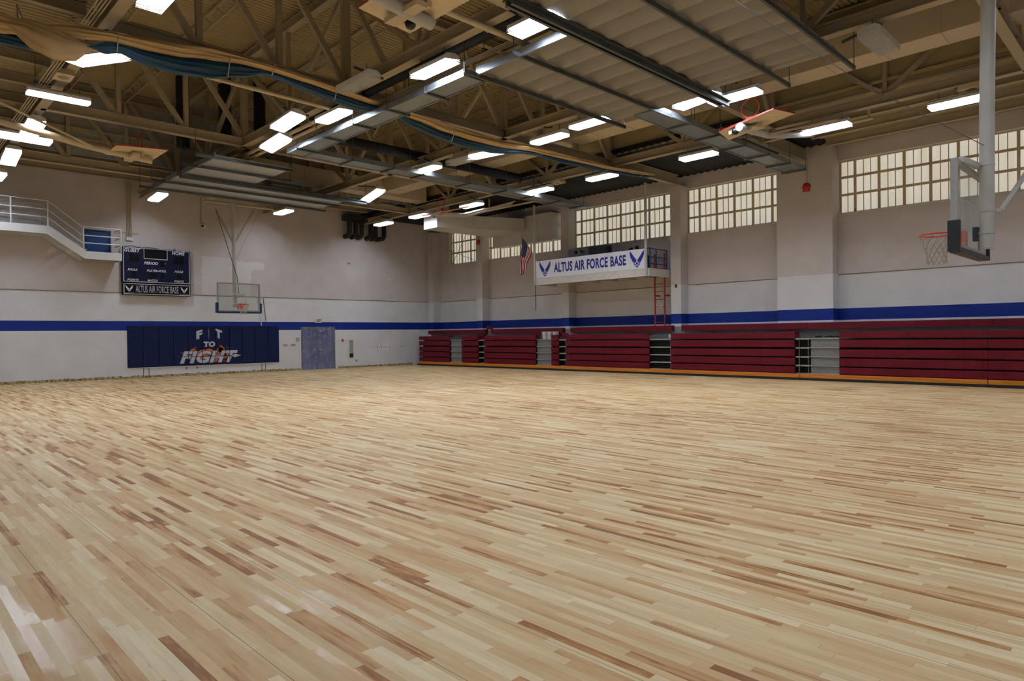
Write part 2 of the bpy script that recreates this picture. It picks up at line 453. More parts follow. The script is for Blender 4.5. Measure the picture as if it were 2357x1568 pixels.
# bare strip where the baseboard was taken off
m = MB(); x = XL
random.seed(3)
while x < 22.4:
    d = random.uniform(.05, .2)
    if not (DX0 - .1 < x < DX1): m.box(x, x + d, YE - random.uniform(.008, .02), YE, 0, random.uniform(.075, .125))
    x += d
struct(m.build('baseboard_end', GLUE))
# ---- windows
def window(i, a, b, first):
    fr = MB(); gx = XR + .2
    pn = MB(); rows = [(WZ0 + .04, 6.24), (6.32, 6.84), (6.92, WZ1 - .04)]
    for z in (WZ0, 6.24, 6.84, WZ1 - .04): fr.box(gx - .03, gx + .05, a, b, z, z + (.08 if 6 < z < 7 else .04))
    ym = first; posts = []
    while ym < b: posts.append(ym); ym += .747
    for p in posts: fr.box(gx - .036, gx + .048, p - .04, p + .04, WZ0 + .04, WZ1 - .04)
    fr.box(gx - .034, gx + .047, a + .002, a + .05, WZ0 + .03, WZ1 - .03); fr.box(gx - .034, gx + .047, b - .05, b - .002, WZ0 + .03, WZ1 - .03)
    edges = [a + .05] + posts + [b - .05]
    for j in range(len(edges) - 1):
        e0 = edges[j] + (.04 if j else 0); e1 = edges[j + 1] - (.04 if j < len(edges) - 2 else 0)
        if e1 - e0 < .03: continue
        k = max(1, round((e1 - e0) / .225)); st = (e1 - e0) / k
        for q in range(1, k): fr.box(gx - .01, gx + .03, e0 + q * st - .011, e0 + q * st + .011, WZ0 + .04, WZ1 - .04)
    for z0, z1 in rows: pn.box(gx + .02, gx + .03, a + .03, b - .03, z0 - .02, z1 + .02)
    o = struct(fr.build('window_%d' % i, FRAME)); pn.build('pane', PANE, o)
    B(XR - .02, XR + .2, a, b, WZ0 - .05, WZ0 - .0).build('window_sill', OFFW, o)
for i, ((a, b), f) in enumerate(zip(WB, (0.1, 3.57, 10.93, 15.56, 21.1, 27.2))): window(i + 1, a, b, f)

# ---- roofs
def deck(name, mtl, x0, x1, y0, y1, z, along='X', pitch=.152, dep=.045):
    m = MB(); prof = []
    L0, L1 = (y0, y1) if along == 'X' else (x0, x1)
    t = L0
    while t < L1:
        for dt, dz in ((0, 0), (.055, 0), (.075, dep), (.13, dep)): prof.append((min(t + dt, L1), z + dz))
        t += pitch
    prof.append((L1, z)); n = len(prof)
    if along == 'X': v = [(x0, p, q) for p, q in prof] + [(x1, p, q) for p, q in prof]
    else: v = [(p, y0, q) for p, q in prof] + [(p, y1, q) for p, q in prof]
    m.add(v, [(i, i + 1, n + i + 1, n + i) for i in range(n - 1)])
    m.box(x0, x1, y0, y1, z + dep + .01, z + dep + .1)
    return struct(m.build(name, mtl))
deck('ceiling', DECK, XA, XB, YB, YT, ZH)
deck('ceiling', DARK, XB, XR + .35, 8.6, YE, ZL, 'X', .3, .06)
deck('ceiling', DECK, XB, XR + .35, YB, 8.6, ZL, 'Y', .6, .12)
deck('ceiling', DECK, XL, XA, YB, YE, ZL + .25)
deck('ceiling', DECK, XA, XB, YT + .05, YE, ZL + .45)
# upstands between low and high roof
struct(B(XB + .12, XB + .2, YB, YT, ZL - .0, ZH + .1).build('wall_upper_right', DECK))
struct(B(XA - .2, XA - .12, YB, YT, ZL + .25, ZH + .1).build('wall_upper_left', DECK))
m = MB(); z = 7.95
while z < ZH: m.box(XA, XB, YT + .1 + (.0 if int(z * 8) % 2 else .012), YT + .16, z, min(z + .15, ZH + .1)); z += .15
struct(m.build('wall_upper_end', mat('grey_ribbed_siding', (178, 180, 178), 0.4, 0.4)))

# ---- roof steel
def truss(p, q, zb, zt, panels, label, loc, hang=False, chord=.26):
    """flat truss from p to q (plan points): chords of I-section, posts, diagonals meeting at the bottom nodes"""
    r = root('roof_truss', loc, label, 'roof truss', 'tan roof trusses')
    P = lambda t, z: (p[0] + (q[0] - p[0]) * t, p[1] + (q[1] - p[1]) * t, z)
    MB().ibeam(P(0, zb + chord / 2), P(1, zb + chord / 2), .2, chord).build('bottom_chord', STEEL, r)
    MB().ibeam(P(0, zt - .12), P(1, zt - .12), .2, .24).build('top_chord', STEEL, r)
    for i in range(panels + 1):
        t = i / panels
        if t < .001 or t > .999: continue
        MB().bar(P(t, zb + chord - .02), P(t, zt - .2), .12, .12).build('web_post', STEEL, r)
    for i in range(panels):
        a, b = i / panels, (i + 1) / panels
        dirn = (i % 2 == 0) if hang else True
        s0, s1 = (zt - .2, zb + chord - .02) if dirn else (zb + chord - .02, zt - .2)
        MB().bar(P(a + .004, s0), P(b - .004, s1), .1, .13).build('web_diagonal', STEEL, r)
    return r
for yy, lb in ((26.5, 'tan roof truss nearest the end wall, along the step down to the low roof'),
               (20.5, 'tan roof truss with open diagonals between the hanging curtain and the far wall'),
               (14.5, 'tan roof truss from which the rolled divider curtain hangs'),
               (8.6, 'tan roof truss above the near ribbed ceiling panels'),
               (2.62, 'tan roof truss above the near basketball goal at top right')):
    truss((XA, yy), (XB, yy), 7.5, 10.3, 9, lb, (XA, yy, 7.5))
def girder(xx, lb):
    r = root('roof_girder', (xx, 0, 7.5), lb, 'roof girder', 'tan roof girders')
    MB().ibeam((xx, YB, 7.63), (xx, YE, 7.63), .22, .26).build('bottom_chord', STEEL, r)
    MB().ibeam((xx, YB, 10.16), (xx, YT, 10.16), .2, .24).build('top_chord', STEEL, r)
    ys = [2.62, 5.6, 8.6, 11.55, 14.5, 17.5, 20.5, 23.5, 26.5]
    for i, y in enumerate(ys):
        MB().bar((xx, y, 7.75), (xx, y, 10.1), .16 if i % 2 == 0 else .1, .16 if i % 2 == 0 else .1).build('web_post', STEEL, r)
    for i in range(len(ys) - 1):
        a, b = ys[i], ys[i + 1]
        if i % 2 == 0: MB().bar((xx, a + .05, 10.0), (xx, b - .05, 7.78), .1, .12).build('web_diagonal', STEEL, r)
        else: MB().bar((xx, a + .05, 7.78), (xx, b - .05, 10.0), .1, .12).build('web_diagonal', STEEL, r)
girder(3.45, 'tan roof girder over the leftmost row of lights')
girder(8.65, 'tan roof girder carrying the cream pipes beside the flat metal duct')
girder(14.0, 'tan roof girder over the row of lights left of the window row')
girder(19.2, 'tan roof girder over the row of lights nearest the windows')
# light bar joists under the high deck
ybays = [(YB, 2.62), (2.62, 8.6), (8.6, 14.5), (14.5, 20.5), (20.5, 26.5)]
def joist(x, y0, y1, bayname, nth):
    r = root('bar_joist', (x, y0, ZH - .3), 'thin zigzag bar joist %s, roof bay %s' % (nth, bayname), 'bar joist', 'bar joists under the roof deck')
    MB().box(x - .06, x + .06, y0 + .11, y1 - .11, ZH - .055, ZH - .005).build('top_chord', STEEL, r)
    MB().box(x - .02, x + .02, y0 + .11, y1 - .11, ZH - .42, ZH - .39).build('bottom_chord', STEEL, r)
    m = MB(); n = max(4, int((y1 - y0) / .42)); d = (y1 - y0 - .3) / n
    for i in range(n):
        a = y0 + .15 + i * d
        za, zb = (ZH - .05, ZH - .4) if i % 2 == 0 else (ZH - .4, ZH - .05)
        m.bar((x, a, za), (x, a + d, zb), .018, .018)
    m.build('web', STEEL, r)
BN = ['overhead', 'over the near panels', 'before the curtain', 'past the curtain', 'by the end wall']
for bi, (a, b) in enumerate(ybays):
    if bi == 0: continue
    for k, (xs, nm) in enumerate(zip((5.2, 6.9, 10.4, 12.2, 15.7, 17.45), ('first from the left', 'second from the left', 'third from the left', 'third from the right', 'second from the right', 'first from the right'))):
        joist(xs, a, b, BN[bi], nm)
# beams of the low roof: from each pier to the girder, and purlins
for yy, lb in ((14.5, 'tan beam from the girder to the pier beside the red ladder'), (20.5, 'tan beam from the girder to the pier left of the balcony'),
               (26.5, 'tan beam from the girder to the pier beside the small corner window'), (9.5, 'tan beam from the girder to the wide pier with the red bell'),
               (2.62, 'tan beam from the girder to the pier at the right edge')):
    tag(MB().ibeam((XB + .11, yy, 7.73), (XF - .005 if yy != 9.5 else XF, yy, 7.73), .2, .4).build('roof_beam', STEEL), lb, 'roof beam', 'low roof beams by the windows')
for k, (x, lb) in enumerate(((20.6, 'tan purlin nearest the girder in the near low roof'), (21.8, 'tan purlin in the middle of the near low roof'), (23.0, 'tan purlin nearest the windows in the near low roof'))):
    tag(MB().ibeam((x, YB, 7.83), (x, 8.5, 7.83), .12, .22).build('roof_purlin', STEEL), lb, 'purlin', 'purlins of the near low roof')
for k, y in enumerate((10.4, 12.0, 13.6, 15.2, 17.0, 18.6, 20.2, 21.9, 23.6, 25.2, 26.9, 28.5)):
    nm = ('first', 'second', 'third', 'fourth', 'fifth', 'sixth', 'seventh', 'eighth', 'ninth', 'tenth', 'eleventh', 'twelfth')[k]
    tag(MB().ibeam((XL, y, ZL + .12), (XA - .12, y, ZL + .12), .14, .24).build('roof_purlin', STEEL), 'tan purlin at the upper left low roof, %s counting towards the end wall' % nm, 'purlin', 'purlins of the left low roof')
for k, (y, lb) in enumerate(((27.6, 'tan purlin of the end low roof, nearest the step'), (28.8, 'tan purlin of the end low roof, in the middle'), (30.1, 'tan slotted purlin of the end low roof, nearest the end wall'))):
    tag(MB().ibeam((XA + .12, y, 8.2), (XB - .12, y, 8.2), .16, .3).build('roof_purlin', STEEL), lb, 'purlin', 'purlins of the end low roof')
for k, (z, nm) in enumerate(((8.75, 'lowest'), (9.35, 'middle'), (9.95, 'topmost'))):
    tag(B(XA + .12, XB - .12, YT + .02, YT + .1, z, z + .1).build('wall_girt', STEEL), 'tan horizontal girt on the ribbed siding above the end bay, %s' % nm, 'girt', 'girts on the upper end siding')


# ------------------------------------------------------------------ light fixtures
def lamp_proto(lit):
    r = root('high_bay_light', (0, 0, 0), '', 'ceiling light', 'caged ceiling lights')
    L, Wd = .6, .2
    m = MB()
    prof = [(-Wd, .128), (-Wd, .132), (-.11, .19), (.11, .19), (Wd, .132), (Wd, .128)]
    m.prism(prof, lambda u, v, w: (u, -L + w, v), 2 * L)
    for x in (-Wd, Wd - .006): m.box(x, x + .006, -L, L, .066, .13)
    for y in (-L, L - .006): m.box(-Wd, Wd, y, y + .006, .07, .13)
    m.build('housing', WHITE, r)
    m = MB(); m.box(-Wd + .008, Wd - .008, -L + .01, L - .01, .122, .127)
    for k in range(5):
        x = -.132 + k * .066
        m.prism([(x - .012, .122), (x + .012, .122), (x + .002, .078), (x - .002, .078)], lambda u, v, w: (u, -L + .01 + w, v), 2 * L - .02)
    m.build('reflector', WHITE, r)
    for k in range(6):
        x = -.165 + k * .066
        MB().tube([(x, -L + .03, .1), (x, L - .03, .1)], .012, 6).build('tube', TUBE if lit else TUBEOFF, r)
    m = MB(); R = .0028
    for k in range(9):
        x = -Wd + k * Wd / 4
        m.bar((x, -L, 0), (x, L, 0), 2 * R, 2 * R)
    k = 0
    while k <= 24:
        y = -L + k * L / 12
        m.bar((-Wd, y, 0), (Wd, y, 0), 2 * R, 2 * R)
        m.bar((-Wd, y, 0), (-Wd, y, .09), 2 * R, 2 * R); m.bar((Wd, y, 0), (Wd, y, .09), 2 * R, 2 * R); k += 1
    for z in (.04,):
        m.bar((-Wd, -L, z), (-Wd, L, z), 2 * R, 2 * R); m.bar((Wd, -L, z), (Wd, L, z), 2 * R, 2 * R)
    for y in (-L, L):
        for k in range(9): m.bar((-Wd + k * Wd / 4, y, 0), (-Wd + k * Wd / 4, y, .09), 2 * R, 2 * R)
        m.bar((-Wd, y, .04), (Wd, y, .04), 2 * R, 2 * R)
    m.build('wire_guard', mat('white_guard_wire', (206, 206, 204), 0.45), r)
    for y in (-.4, .4): MB().bar((0, y, .18), (0, y, .37), .012, .012).build('hanger', GALVD, r)
    return r
LIT, UNLIT = lamp_proto(True), lamp_proto(False)
first = {True: LIT, False: UNLIT}
def lamp(x, y, label, rot=0, tilt=(0, 0), lit=True, z=7.15):
    p = first.pop(lit, None)
    o = p if p else copy_tree(LIT if lit else UNLIT)
    o.location = (x, y, z); o.rotation_euler = (math.radians(tilt[0]), math.radians(tilt[1]), math.radians(rot))
    o['label'] = label
    g = min((3.45, 8.65, 14.0, 19.2), key=lambda q: abs(q - x))
    if abs(g - x) > .1:      # carried on a short strut clamped under the girder
        W = Matrix.LocRotScale(o.location, o.rotation_euler, None)
        m = MB(); m.bar((x + (.1 if x > g else -.1), y, z + .39), (g, y, 7.475), .05, .05); mv = m.v; m.v = [tuple(W.inverted() @ Vector(p)) for p in mv]
        a = m.build('support_strut', GALVD); a.parent = o
R1 = 'lit caged light of the leftmost row, '
for a in ((3.52, 15.2, R1 + 'right under the hanging curtain', 31, (0, -4)), (3.42, 18.25, R1 + 'turned crosswise beside the tan speaker box', 88, (0, -8)),
          (3.40, 21.3, R1 + 'seen end on above the tilted pole', 0, (-4, 0)), (3.42, 22.5, R1 + 'long and low behind the tilted pole', 92, (0, 6)),
          (3.44, 25.1, R1 + 'big square glare at the picture edge', 0, (-9, 0)), (3.5, 28.3, R1 + 'cut by the picture edge by the end wall', 0, (0, 0)),
          (3.6, 11.7, R1 + 'cut off by the top edge', 0, (0, 0)), (3.6, 7.6, R1 + 'second from the back wall', 0, (0, 0)), (3.6, 4.0, R1 + 'closest to the back wall', 0, (0, 0)), (3.6, 0.6, R1 + 'at the back wall', 0, (0, 0))):
    lamp(*a)
R2 = 'lit caged light beside the cream pipes, '
for a in ((8.55, 28.45, 'lit caged light shining on the end wall above the scoreboard', 0, (-4, 0)), (8.66, 18.4, R2 + 'tilted, hanging over the flat metal duct', 0, (-5, 14)),
          (8.05, 16.4, R2 + 'brightest, left of the pipes', 0, (-4, 6)), (8.7, 15.2, R2 + 'right of the pipes below the curtain', 0, (0, -4)),
          (8.72, 11.1, 'lit caged light with long black grid by the near ribbed panels', 0, (0, -10)), (8.8, 8.2, 'lit caged light half hidden above the near ribbed panels', 0, (0, 0))):
    lamp(*a)
lamp(8.0, 12.9, 'switched-off caged light hanging in front of the curtain', 0, (0, -6), False)
lamp(13.95, 16.35, 'switched-off caged light just under the lit one by the black pipe', 4, (0, -6), False)
lamp(14.22, 4.25, 'switched-off wide caged light at the upper right beside the panel rails', 90, (0, 0), False)
R3 = 'lit caged light, '
for a in ((13.65, 28.3, R3 + 'shining on the end wall above the glass backboard', 0, (0, 0)), (14.68, 22.7, R3 + 'tilted into a bright square beside the far ceiling panels', 0, (-12, 0)),
          (13.75, 18.0, R3 + 'below the black pipe in the middle of the hall', 0, (0, -4)), (13.95, 15.2, R3 + 'peeking out right below the curtain in mid hall', 10, (0, 0)),
          (14.2, 12.85, R3 + 'in front of the curtain, with a grey housing', 0, (0, -4)), (13.95, 11.15, R3 + 'half behind the far corner of the near panels', 0, (0, -4)),
          (14.5, 8.35, R3 + 'at the right end of the near panels, left of their rail', -12, (0, 0)), (14.95, 7.6, R3 + 'at the right end of the near panels, right of the rail end', 0, (0, 0)),
          (14.0, 0.8, R3 + 'in the row over mid court next to the back wall', 0, (0, 0)), (8.8, 4.4, R3 + 'hidden over the near panels', 0, (0, 0)), (8.8, 0.6, R3 + 'by the back wall, pipe row', 0, (0, 0))):
    lamp(*a)
R4 = 'lit caged light of the row nearest the windows, '
for a in ((18.75, 28.1, R4 + 'beside the black elbow pipes', 0, (0, 0)), (18.8, 25.2, R4 + 'behind the folded backboard in mid hall', 0, (0, 0)), (18.95, 21.7, R4 + 'over the pole of the folded backboard', 0, (0, 0)),
          (19.0, 17.75, R4 + 'left of the balcony', 0, (0, 0)), (19.05, 14.75, R4 + 'just below the curtain end', 0, (0, 0)), (19.1, 10.95, R4 + 'in front of the black roof', 0, (0, 0)),
          (19.15, 7.05, R4 + 'above the folded white backboard', 0, (0, 0)), (19.4, 4.05, R4 + 'crossing behind the near white pole', 0, (0, 0)), (19.4, 0.6, R4 + 'next to the back wall', 0, (0, 0))):
    lamp(*a)

# ------------------------------------------------------------------ suspended ceiling panels with rails
def sheet(name, x0, x1, y0, y1, label, rib, mt=None, dish=.04):
    r = root(name, (x0, y0, 7.0), label, 'ceiling panel')
    m = MB(); k = x0; n = 0
    while k < x1 - .05:
        e = min(k + rib, x1)
        # each leaf is slightly dished between its seams
        for i in range(6):
            t0, t1 = i / 6, (i + 1) / 6
            z0, z1 = [7.06 + dish * math.sin(math.pi * t) ** .8 for t in (t0, t1)]
            a, b = k + (e - k) * t0, k + (e - k) * t1
            m.add([(a, y0, z0), (b, y0, z1), (b, y1, z1), (a, y1, z0), (a, y0, z0 + .03), (b, y0, z1 + .03), (b, y1, z1 + .03), (a, y1, z0 + .03)],
                  [(3, 2, 1, 0), (4, 5, 6, 7), (0, 1, 5, 4), (2, 3, 7, 6)])
        k = e
    m.build('leaf', mt or PANEL, r)
    B(x0 - .05, x0, y0, y1, 7.0, 7.16).build('edge_strip', GALV, r)
    return r
sheet('ceiling_panel', 9.3, 14.0, 7.86, 10.4, 'near ribbed grey ceiling panel on the curtain side of the thick double rail', .575)
sheet('ceiling_panel', 7.72, 13.75, 4.87, 7.58, 'near ribbed grey ceiling panel cut by the top edge of the picture', .575)
sheet('ceiling_panel', 7.75, 10.17, 20.4, 23.21, 'far small grey ceiling panel above the folded backboard at left', .8, PANELF, .008)
sheet('ceiling_panel', 7.7, 14.1, 23.49, 26.1, 'far long grey ceiling panel close to the end wall', .8, PANELF, .008)
def rail(x0, x1, y, label, thick=False, hang=True):
    r = root('panel_rail', (x0, y, 7.0), label, 'rail', 'rails under the ceiling panels')
    m = MB()
    if thick:
        m.box(x0, x1, y - .09, y - .03, 6.93, 6.95); m.box(x0, x1, y + .03, y + .09, 6.93, 6.95); m.box(x0, x1, y - .08, y - .05, 6.95, 7.03); m.box(x0, x1, y + .05, y + .08, 6.95, 7.03); m.box(x0, x1, y - .15, y + .15, 7.03, 7.055)
    else:
        m.box(x0, x1, y - .025, y + .025, 6.97, 7.0); m.box(x0, x1, y - .025, y - .012, 7.0, 7.055); m.box(x0, x1, y + .012, y + .025, 7.0, 7.055)
    m.build('channel', GALVD, r)
    for x in (x0 + .02, x1 - .02): MB().bar((x, y, 7.0), (x, y, 7.76 if not (26 > y > 25.9) else 8.2), .014, .014).build('hanger_rod', GALVD, r)
for a in ((8.92, 14.45, 10.4, 'thin rail of the near panels closest to the curtain'), (9.05, 14.6, 9.1, 'thin rail in the middle of the near panel on the curtain side'),
          (7.6, 14.75, 7.72, 'thick double rail between the two near ribbed panels', True), (7.6, 14.72, 6.2, 'thin rail in the middle of the near panel at the top edge'), (7.6, 14.73, 4.87, 'rail along the far right edge of the near panels'),
          (7.16, 10.17, 20.42, 'thin rail of the far small panel, upper side'), (7.22, 10.8, 21.8, 'thin rail crossing the middle of the far small panel'), (7.7, 14.76, 23.35, 'thick rail between the two far grey panels', True),
          (7.21, 14.3, 24.65, 'thin rail crossing the far long panel'), (7.21, 14.45, 25.98, 'thin rail of the far long panel on the end wall side')): rail(*a)
# flat radiant strips
def strip(x0, x1, y0, y1, along, label, marks):
    r = root('radiant_strip', (x0, y0, 7.0), label, 'ceiling panel')
    m = MB(); m.box(x0, x1, y0, y1, 7.02, 7.1)
    if along == 'Y':
        m.box(x0 - .03, x0, y0, y1, 7.0, 7.15); m.box(x1, x1 + .03, y0, y1, 7.0, 7.15)
    else:
        m.box(x0, x1, y0 - .03, y0, 7.0, 7.15); m.box(x0, x1, y1, y1 + .03, 7.0, 7.15)
    m.build('panel', GALV, r)
    for k in marks:
        b = MB(); h = []
        if along == 'Y':
            b.box(x0 - .08, x1 + .12, k - .03, k + .03, 6.975, 7.02)
            for x in (x0 - .06, x1 + .1): h.append(MB().bar((x, k, 7.0), (x, k, 7.9), .012, .012))
        else:
            b.box(k - .03, k + .03, y0 - .12, y1 + .1, 6.975, 7.02)
            for y in (y0 - .1, y1 + .08): h.append(MB().bar((k, y, 7.0), (k, y, 7.9), .012, .012))
        b.build('cross_bracket', GALVD, r)
        for q in h: q.build('hanger_rod', GALVD, r)
strip(9.12, 9.62, 10.6, 18.6, 'Y', 'long flat metal strip crossing under the curtain', (11.9, 13.4, 14.9, 16.4, 17.9))
strip(9.7, 22.35, 18.02, 18.6, 'X', 'flat metal strip running from mid hall towards the balcony', (10.9, 12.4, 13.6, 15.6, 17.4, 18.9, 20.4, 21.9))
strip(13.9, 22.9, 9.12, 9.72, 'X', 'flat metal strip running from the near panels to the pier with the red bell', (15.4, 16.9, 18.4, 19.9, 21.4, 22.6))

# ------------------------------------------------------------------ pipes, ducts
def pipe(name, pts, r, mt, label, cat, clamps=(), n=10):
    o = root(name, pts[0], label, cat)
    MB().tube(pts, r, n).build('run', mt, o)
    for c, ax in clamps: MB().tube([Vector(c) - Vector(ax) * .03, Vector(c) + Vector(ax) * .03], r * 1.25, n).build('clamp', mt, o)
    return o
pipe('gas_pipe', [(8.82, 21.6, 7.37), (8.84, 15.05, 7.37)], .055, PIPE, 'upper cream pipe alongside the girder beside the bright light', 'pipe', [((8.82, y, 7.37), (0, 1, 0)) for y in (16.6, 19, 21.2)])
pipe('gas_pipe', [(8.98, 21.6, 7.3), (9.0, 15.3, 7.3), (8.98, 15.12, 7.3), (8.85, 15.05, 7.3), (8.6, 15.05, 7.31), (3.8, 15.15, 7.38), (-1.0, 15.15, 7.4)], .05, PIPE, 'lower cream pipe that turns left under the curtain', 'pipe', [((8.98, y, 7.3), (0, 1, 0)) for y in (16.6, 19, 21.2)])
pipe('gas_pipe', [(7.2, 9.35, 7.42), (9.3, 9.3, 7.4), (10.8, 9.3, 7.38)], .06, PIPE, 'thick cream pipe entering above the near ribbed panels', 'pipe', [((8.6, 9.32, 7.41), (1, 0, 0))])
pipe('black_pipe', [(9.2, 17.2, 7.72), (9.2, 8.7, 7.72)], .13, BLACK, 'black lagged pipe slung beside the girder near the long caged light', 'pipe')
pipe('black_pipe', [(9.5, 18.9, 7.85), (13, 18.85, 7.85), (19.0, 18.8, 7.85)], .17, BLACK, 'long black lagged pipe crossing the middle of the hall', 'pipe')
pipe('black_pipe', [(8.9, 22.6, 10.33), (8.9, 22.6, 8.45), (8.95, 22.6, 8.25), (9.2, 22.6, 8.2), (11.2, 22.7, 8.15)], .2, BLACK, 'fat black duct dropping behind the girder, left of the pair', 'duct')
pipe('black_pipe', [(10.0, 22.4, 10.33), (10.0, 22.4, 8.2)], .19, BLACK, 'fat black duct dropping behind the girder, right of the pair', 'duct')
pipe('black_pipe', [(7.9, 23.6, 10.33), (7.9, 23.6, 8.0)], .2, BLACK, 'fat black duct behind the truss diagonal', 'duct')
for k, (x, zt, lb) in enumerate(((18.25, 7.9, 'first from the left'), (18.62, 7.9, 'second from the left'), (18.98, 7.9, 'third from the left'), (19.52, 7.9, 'fourth from the left'), (19.82, 7.9, 'fifth from the left'), (20.35, 7.9, 'last on the right'))):
    pts = [(x, 30.45, zt), (x, 30.45, 7.05), (x + .02, 30.5, 6.9), (x, 30.62, 6.83), (x, YE - .005, 6.83)] if k != 5 else [(x, 30.45, zt), (x, 30.45, 7.0), (x - .06, 30.47, 6.86), (x - .2, 30.55, 6.83), (x - .24, YE - .005, 6.83)]
    pipe('pipe_elbow', pts, .12, BLACK, 'black lagged pipe elbow into the end wall, %s' % lb, 'pipe')
tag(B(18.0, 20.6, 30.2, 30.8, 7.62, 7.92).build('pipe_wrap', BLACK), 'black wrapped bundle above the elbows on the end wall', 'pipe wrap')
def duct(x0, x1, y0, y1, z0, z1, label, seams='Y', step=1.2):
    r = root('air_duct', (x0, y0, z0), label, 'air duct')
    m = B(x0, x1, y0, y1, z0, z1); k = (y0 if seams == 'Y' else x0) + step
    while k < (y1 if seams == 'Y' else x1) - .1:
        if seams == 'Y': m.box(x0 - .012, x1 + .012, k - .015, k + .015, z0 - .012, z1 + .012)
        else: m.box(k - .015, k + .015, y0 - .012, y1 + .012, z0 - .012, z1 + .012)
        k += step
    m.build('body', DUCT, r); return r
duct(16.7, 17.5, -1.0, 24.95, 7.98, 8.75, 'big tan rectangular duct running the length of the hall behind the lights')
duct(9.4, 19.05, 24.97, 25.7, 7.86, 8.5, 'big tan rectangular duct across the hall above the far panels', 'X')
# branch that drops to the window bay
r = root('air_duct', (19.5, 25.2, 6.7), 'white boxed duct dropping to the boxed-in window', 'air duct')
m = MB(); m.box(19.6, 20.42, 25.0, 25.7, 6.72, 7.95); m.build('drop_box', WHITE, r)
m = MB(); P = [(19.35, 24.6), (19.35, 25.6), (23.4, 25.4), (23.4, 22.9)]
m.add([(x, y, z) for z in (6.66, 7.28) for x, y in P], [(0, 1, 2, 3), (7, 6, 5, 4), (0, 4, 5, 1), (1, 5, 6, 2), (2, 6, 7, 3), (3, 7, 4, 0)]); m.build('branch', OFFW, r)
r = root('window_box', (23.4, 21.3, 6.1), 'tan boxed louvre blanking most of the window beside the flag', 'duct box')
m = MB(); m.box(23.62, XR + .19, 21.35, 25.4, 6.15, 7.44); m.build('box', OFFW, r)
m = MB(); m.box(23.55, 23.62, 21.3, 25.45, 6.08, 6.17); m.build('lip', OFFW, r)
m = MB()
for y in (22.2, 23.3): m.box(23.605, 23.62, y, y + .03, 6.2, 7.4)
m.build('joint', FRAME, r)
# conduit bundle along the light rows
for x, lb in ((9.35, 'bundle of thin conduits beside the black pipe and the long caged light'), (3.05, 'bundle of conduits along the leftmost girder')):
    o = root('conduit_bundle', (x, 10, 7.45), lb, 'conduit')
    for k in range(4):
        MB().tube([(x + k * .055, 8.7 if x > 4 else -.5, 7.45), (x + k * .055, 20.3 if x > 4 else YE - .1, 7.45)], .014, 6).build('conduit', PIPE, o)
    for y in (10.2, 12.4, 16.3, 18.4):
        B(x - .08, x + .26, y - .025, y + .025, 7.465, 7.51).build('strut', GALVD, o)
        MB().bar((x - .05, y, 7.5), (x - .05, y, 8.1), .012, .012).build('hanger_rod', GALVD, o)
for (x, y, z, lb) in ((3.34, 17.35, 7.38, 'tan speaker box under the leftmost girder'), (19.25, 17.0, 7.38, 'tan speaker box left of the curtain end'), (19.3, 3.75, 7.4, 'tan speaker box behind the near white pole')):
    o = root('ceiling_speaker', (x, y, z), lb, 'speaker', 'tan ceiling speakers')
    MB().prism([(-.26, 0), (.26, 0), (.22, .12), (-.22, .12)], lambda u, v, w_: (x - .17 + w_, y + u, z + v), .34).build('box', PIPE, o)
    MB().disc((x, y, z - .004), .11, (0, 0, 1), .006).build('grille', mat('tan_grille', (150, 130, 92), .6), o)

# ------------------------------------------------------------------ divider curtain, rolled up under the truss
def lerp_list(L, x):
    for (a, p), (b, q) in zip(L, L[1:]):
        if x <= b:
            t = max(0, min(1, (x - a) / (b - a))); t = t * t * (3 - 2 * t) * .6 + t * .4
            return p + (q - p) * t
    return L[-1][1]
TOP = [(0.9, 7.5), (1.93, 7.45), (2.18, 7.4), (2.45, 7.46), (3.13, 7.62), (3.74, 7.63), (4.6, 7.75), (5.56, 7.88), (6.32, 7.85), (7.13, 7.83), (8.01, 7.82), (8.66, 7.78), (9.59, 7.68), (10.33, 7.6), (10.76, 7.65), (11.72, 7.61), (12.67, 7.6), (14.24, 7.58), (15.79, 7.65), (17.29, 7.66), (19.19, 7.68), (21.04, 7.78), (22.6, 7.86)]
MID = [(0.9, 7.2), (1.93, 7.1), (2.18, 7.16), (2.44, 7.22), (3.06, 7.35), (3.74, 7.48), (4.27, 7.48), (4.85, 7.52), (5.55, 7.64), (6.31, 7.75), (6.97, 7.76), (7.78, 7.72), (8.65, 7.67), (9.59, 7.56), (10.33, 7.52), (10.75, 7.54), (11.12, 7.52), (12.03, 7.4), (13.0, 7.36), (14.24, 7.37), (15.69, 7.5), (17.29, 7.53), (19.31, 7.58), (21.04, 7.68), (22.6, 7.8)]
BOT = [(0.9, 7.0), (1.93, 6.98), (2.44, 7.1), (3.06, 7.16), (3.57, 7.24), (3.87, 7.35), (4.26, 7.24), (4.84, 7.21), (5.55, 7.28), (6.31, 7.5), (6.82, 7.68), (7.13, 7.67), (7.78, 7.58), (8.47, 7.49), (9.21, 7.43), (9.99, 7.42), (10.47, 7.44), (10.97, 7.36), (11.71, 7.25), (12.67, 7.15), (13.87, 7.18), (15.59, 7.43), (16.0, 7.47), (17.29, 7.44), (19.44, 7.52), (21.04, 7.6), (22.6, 7.74)]
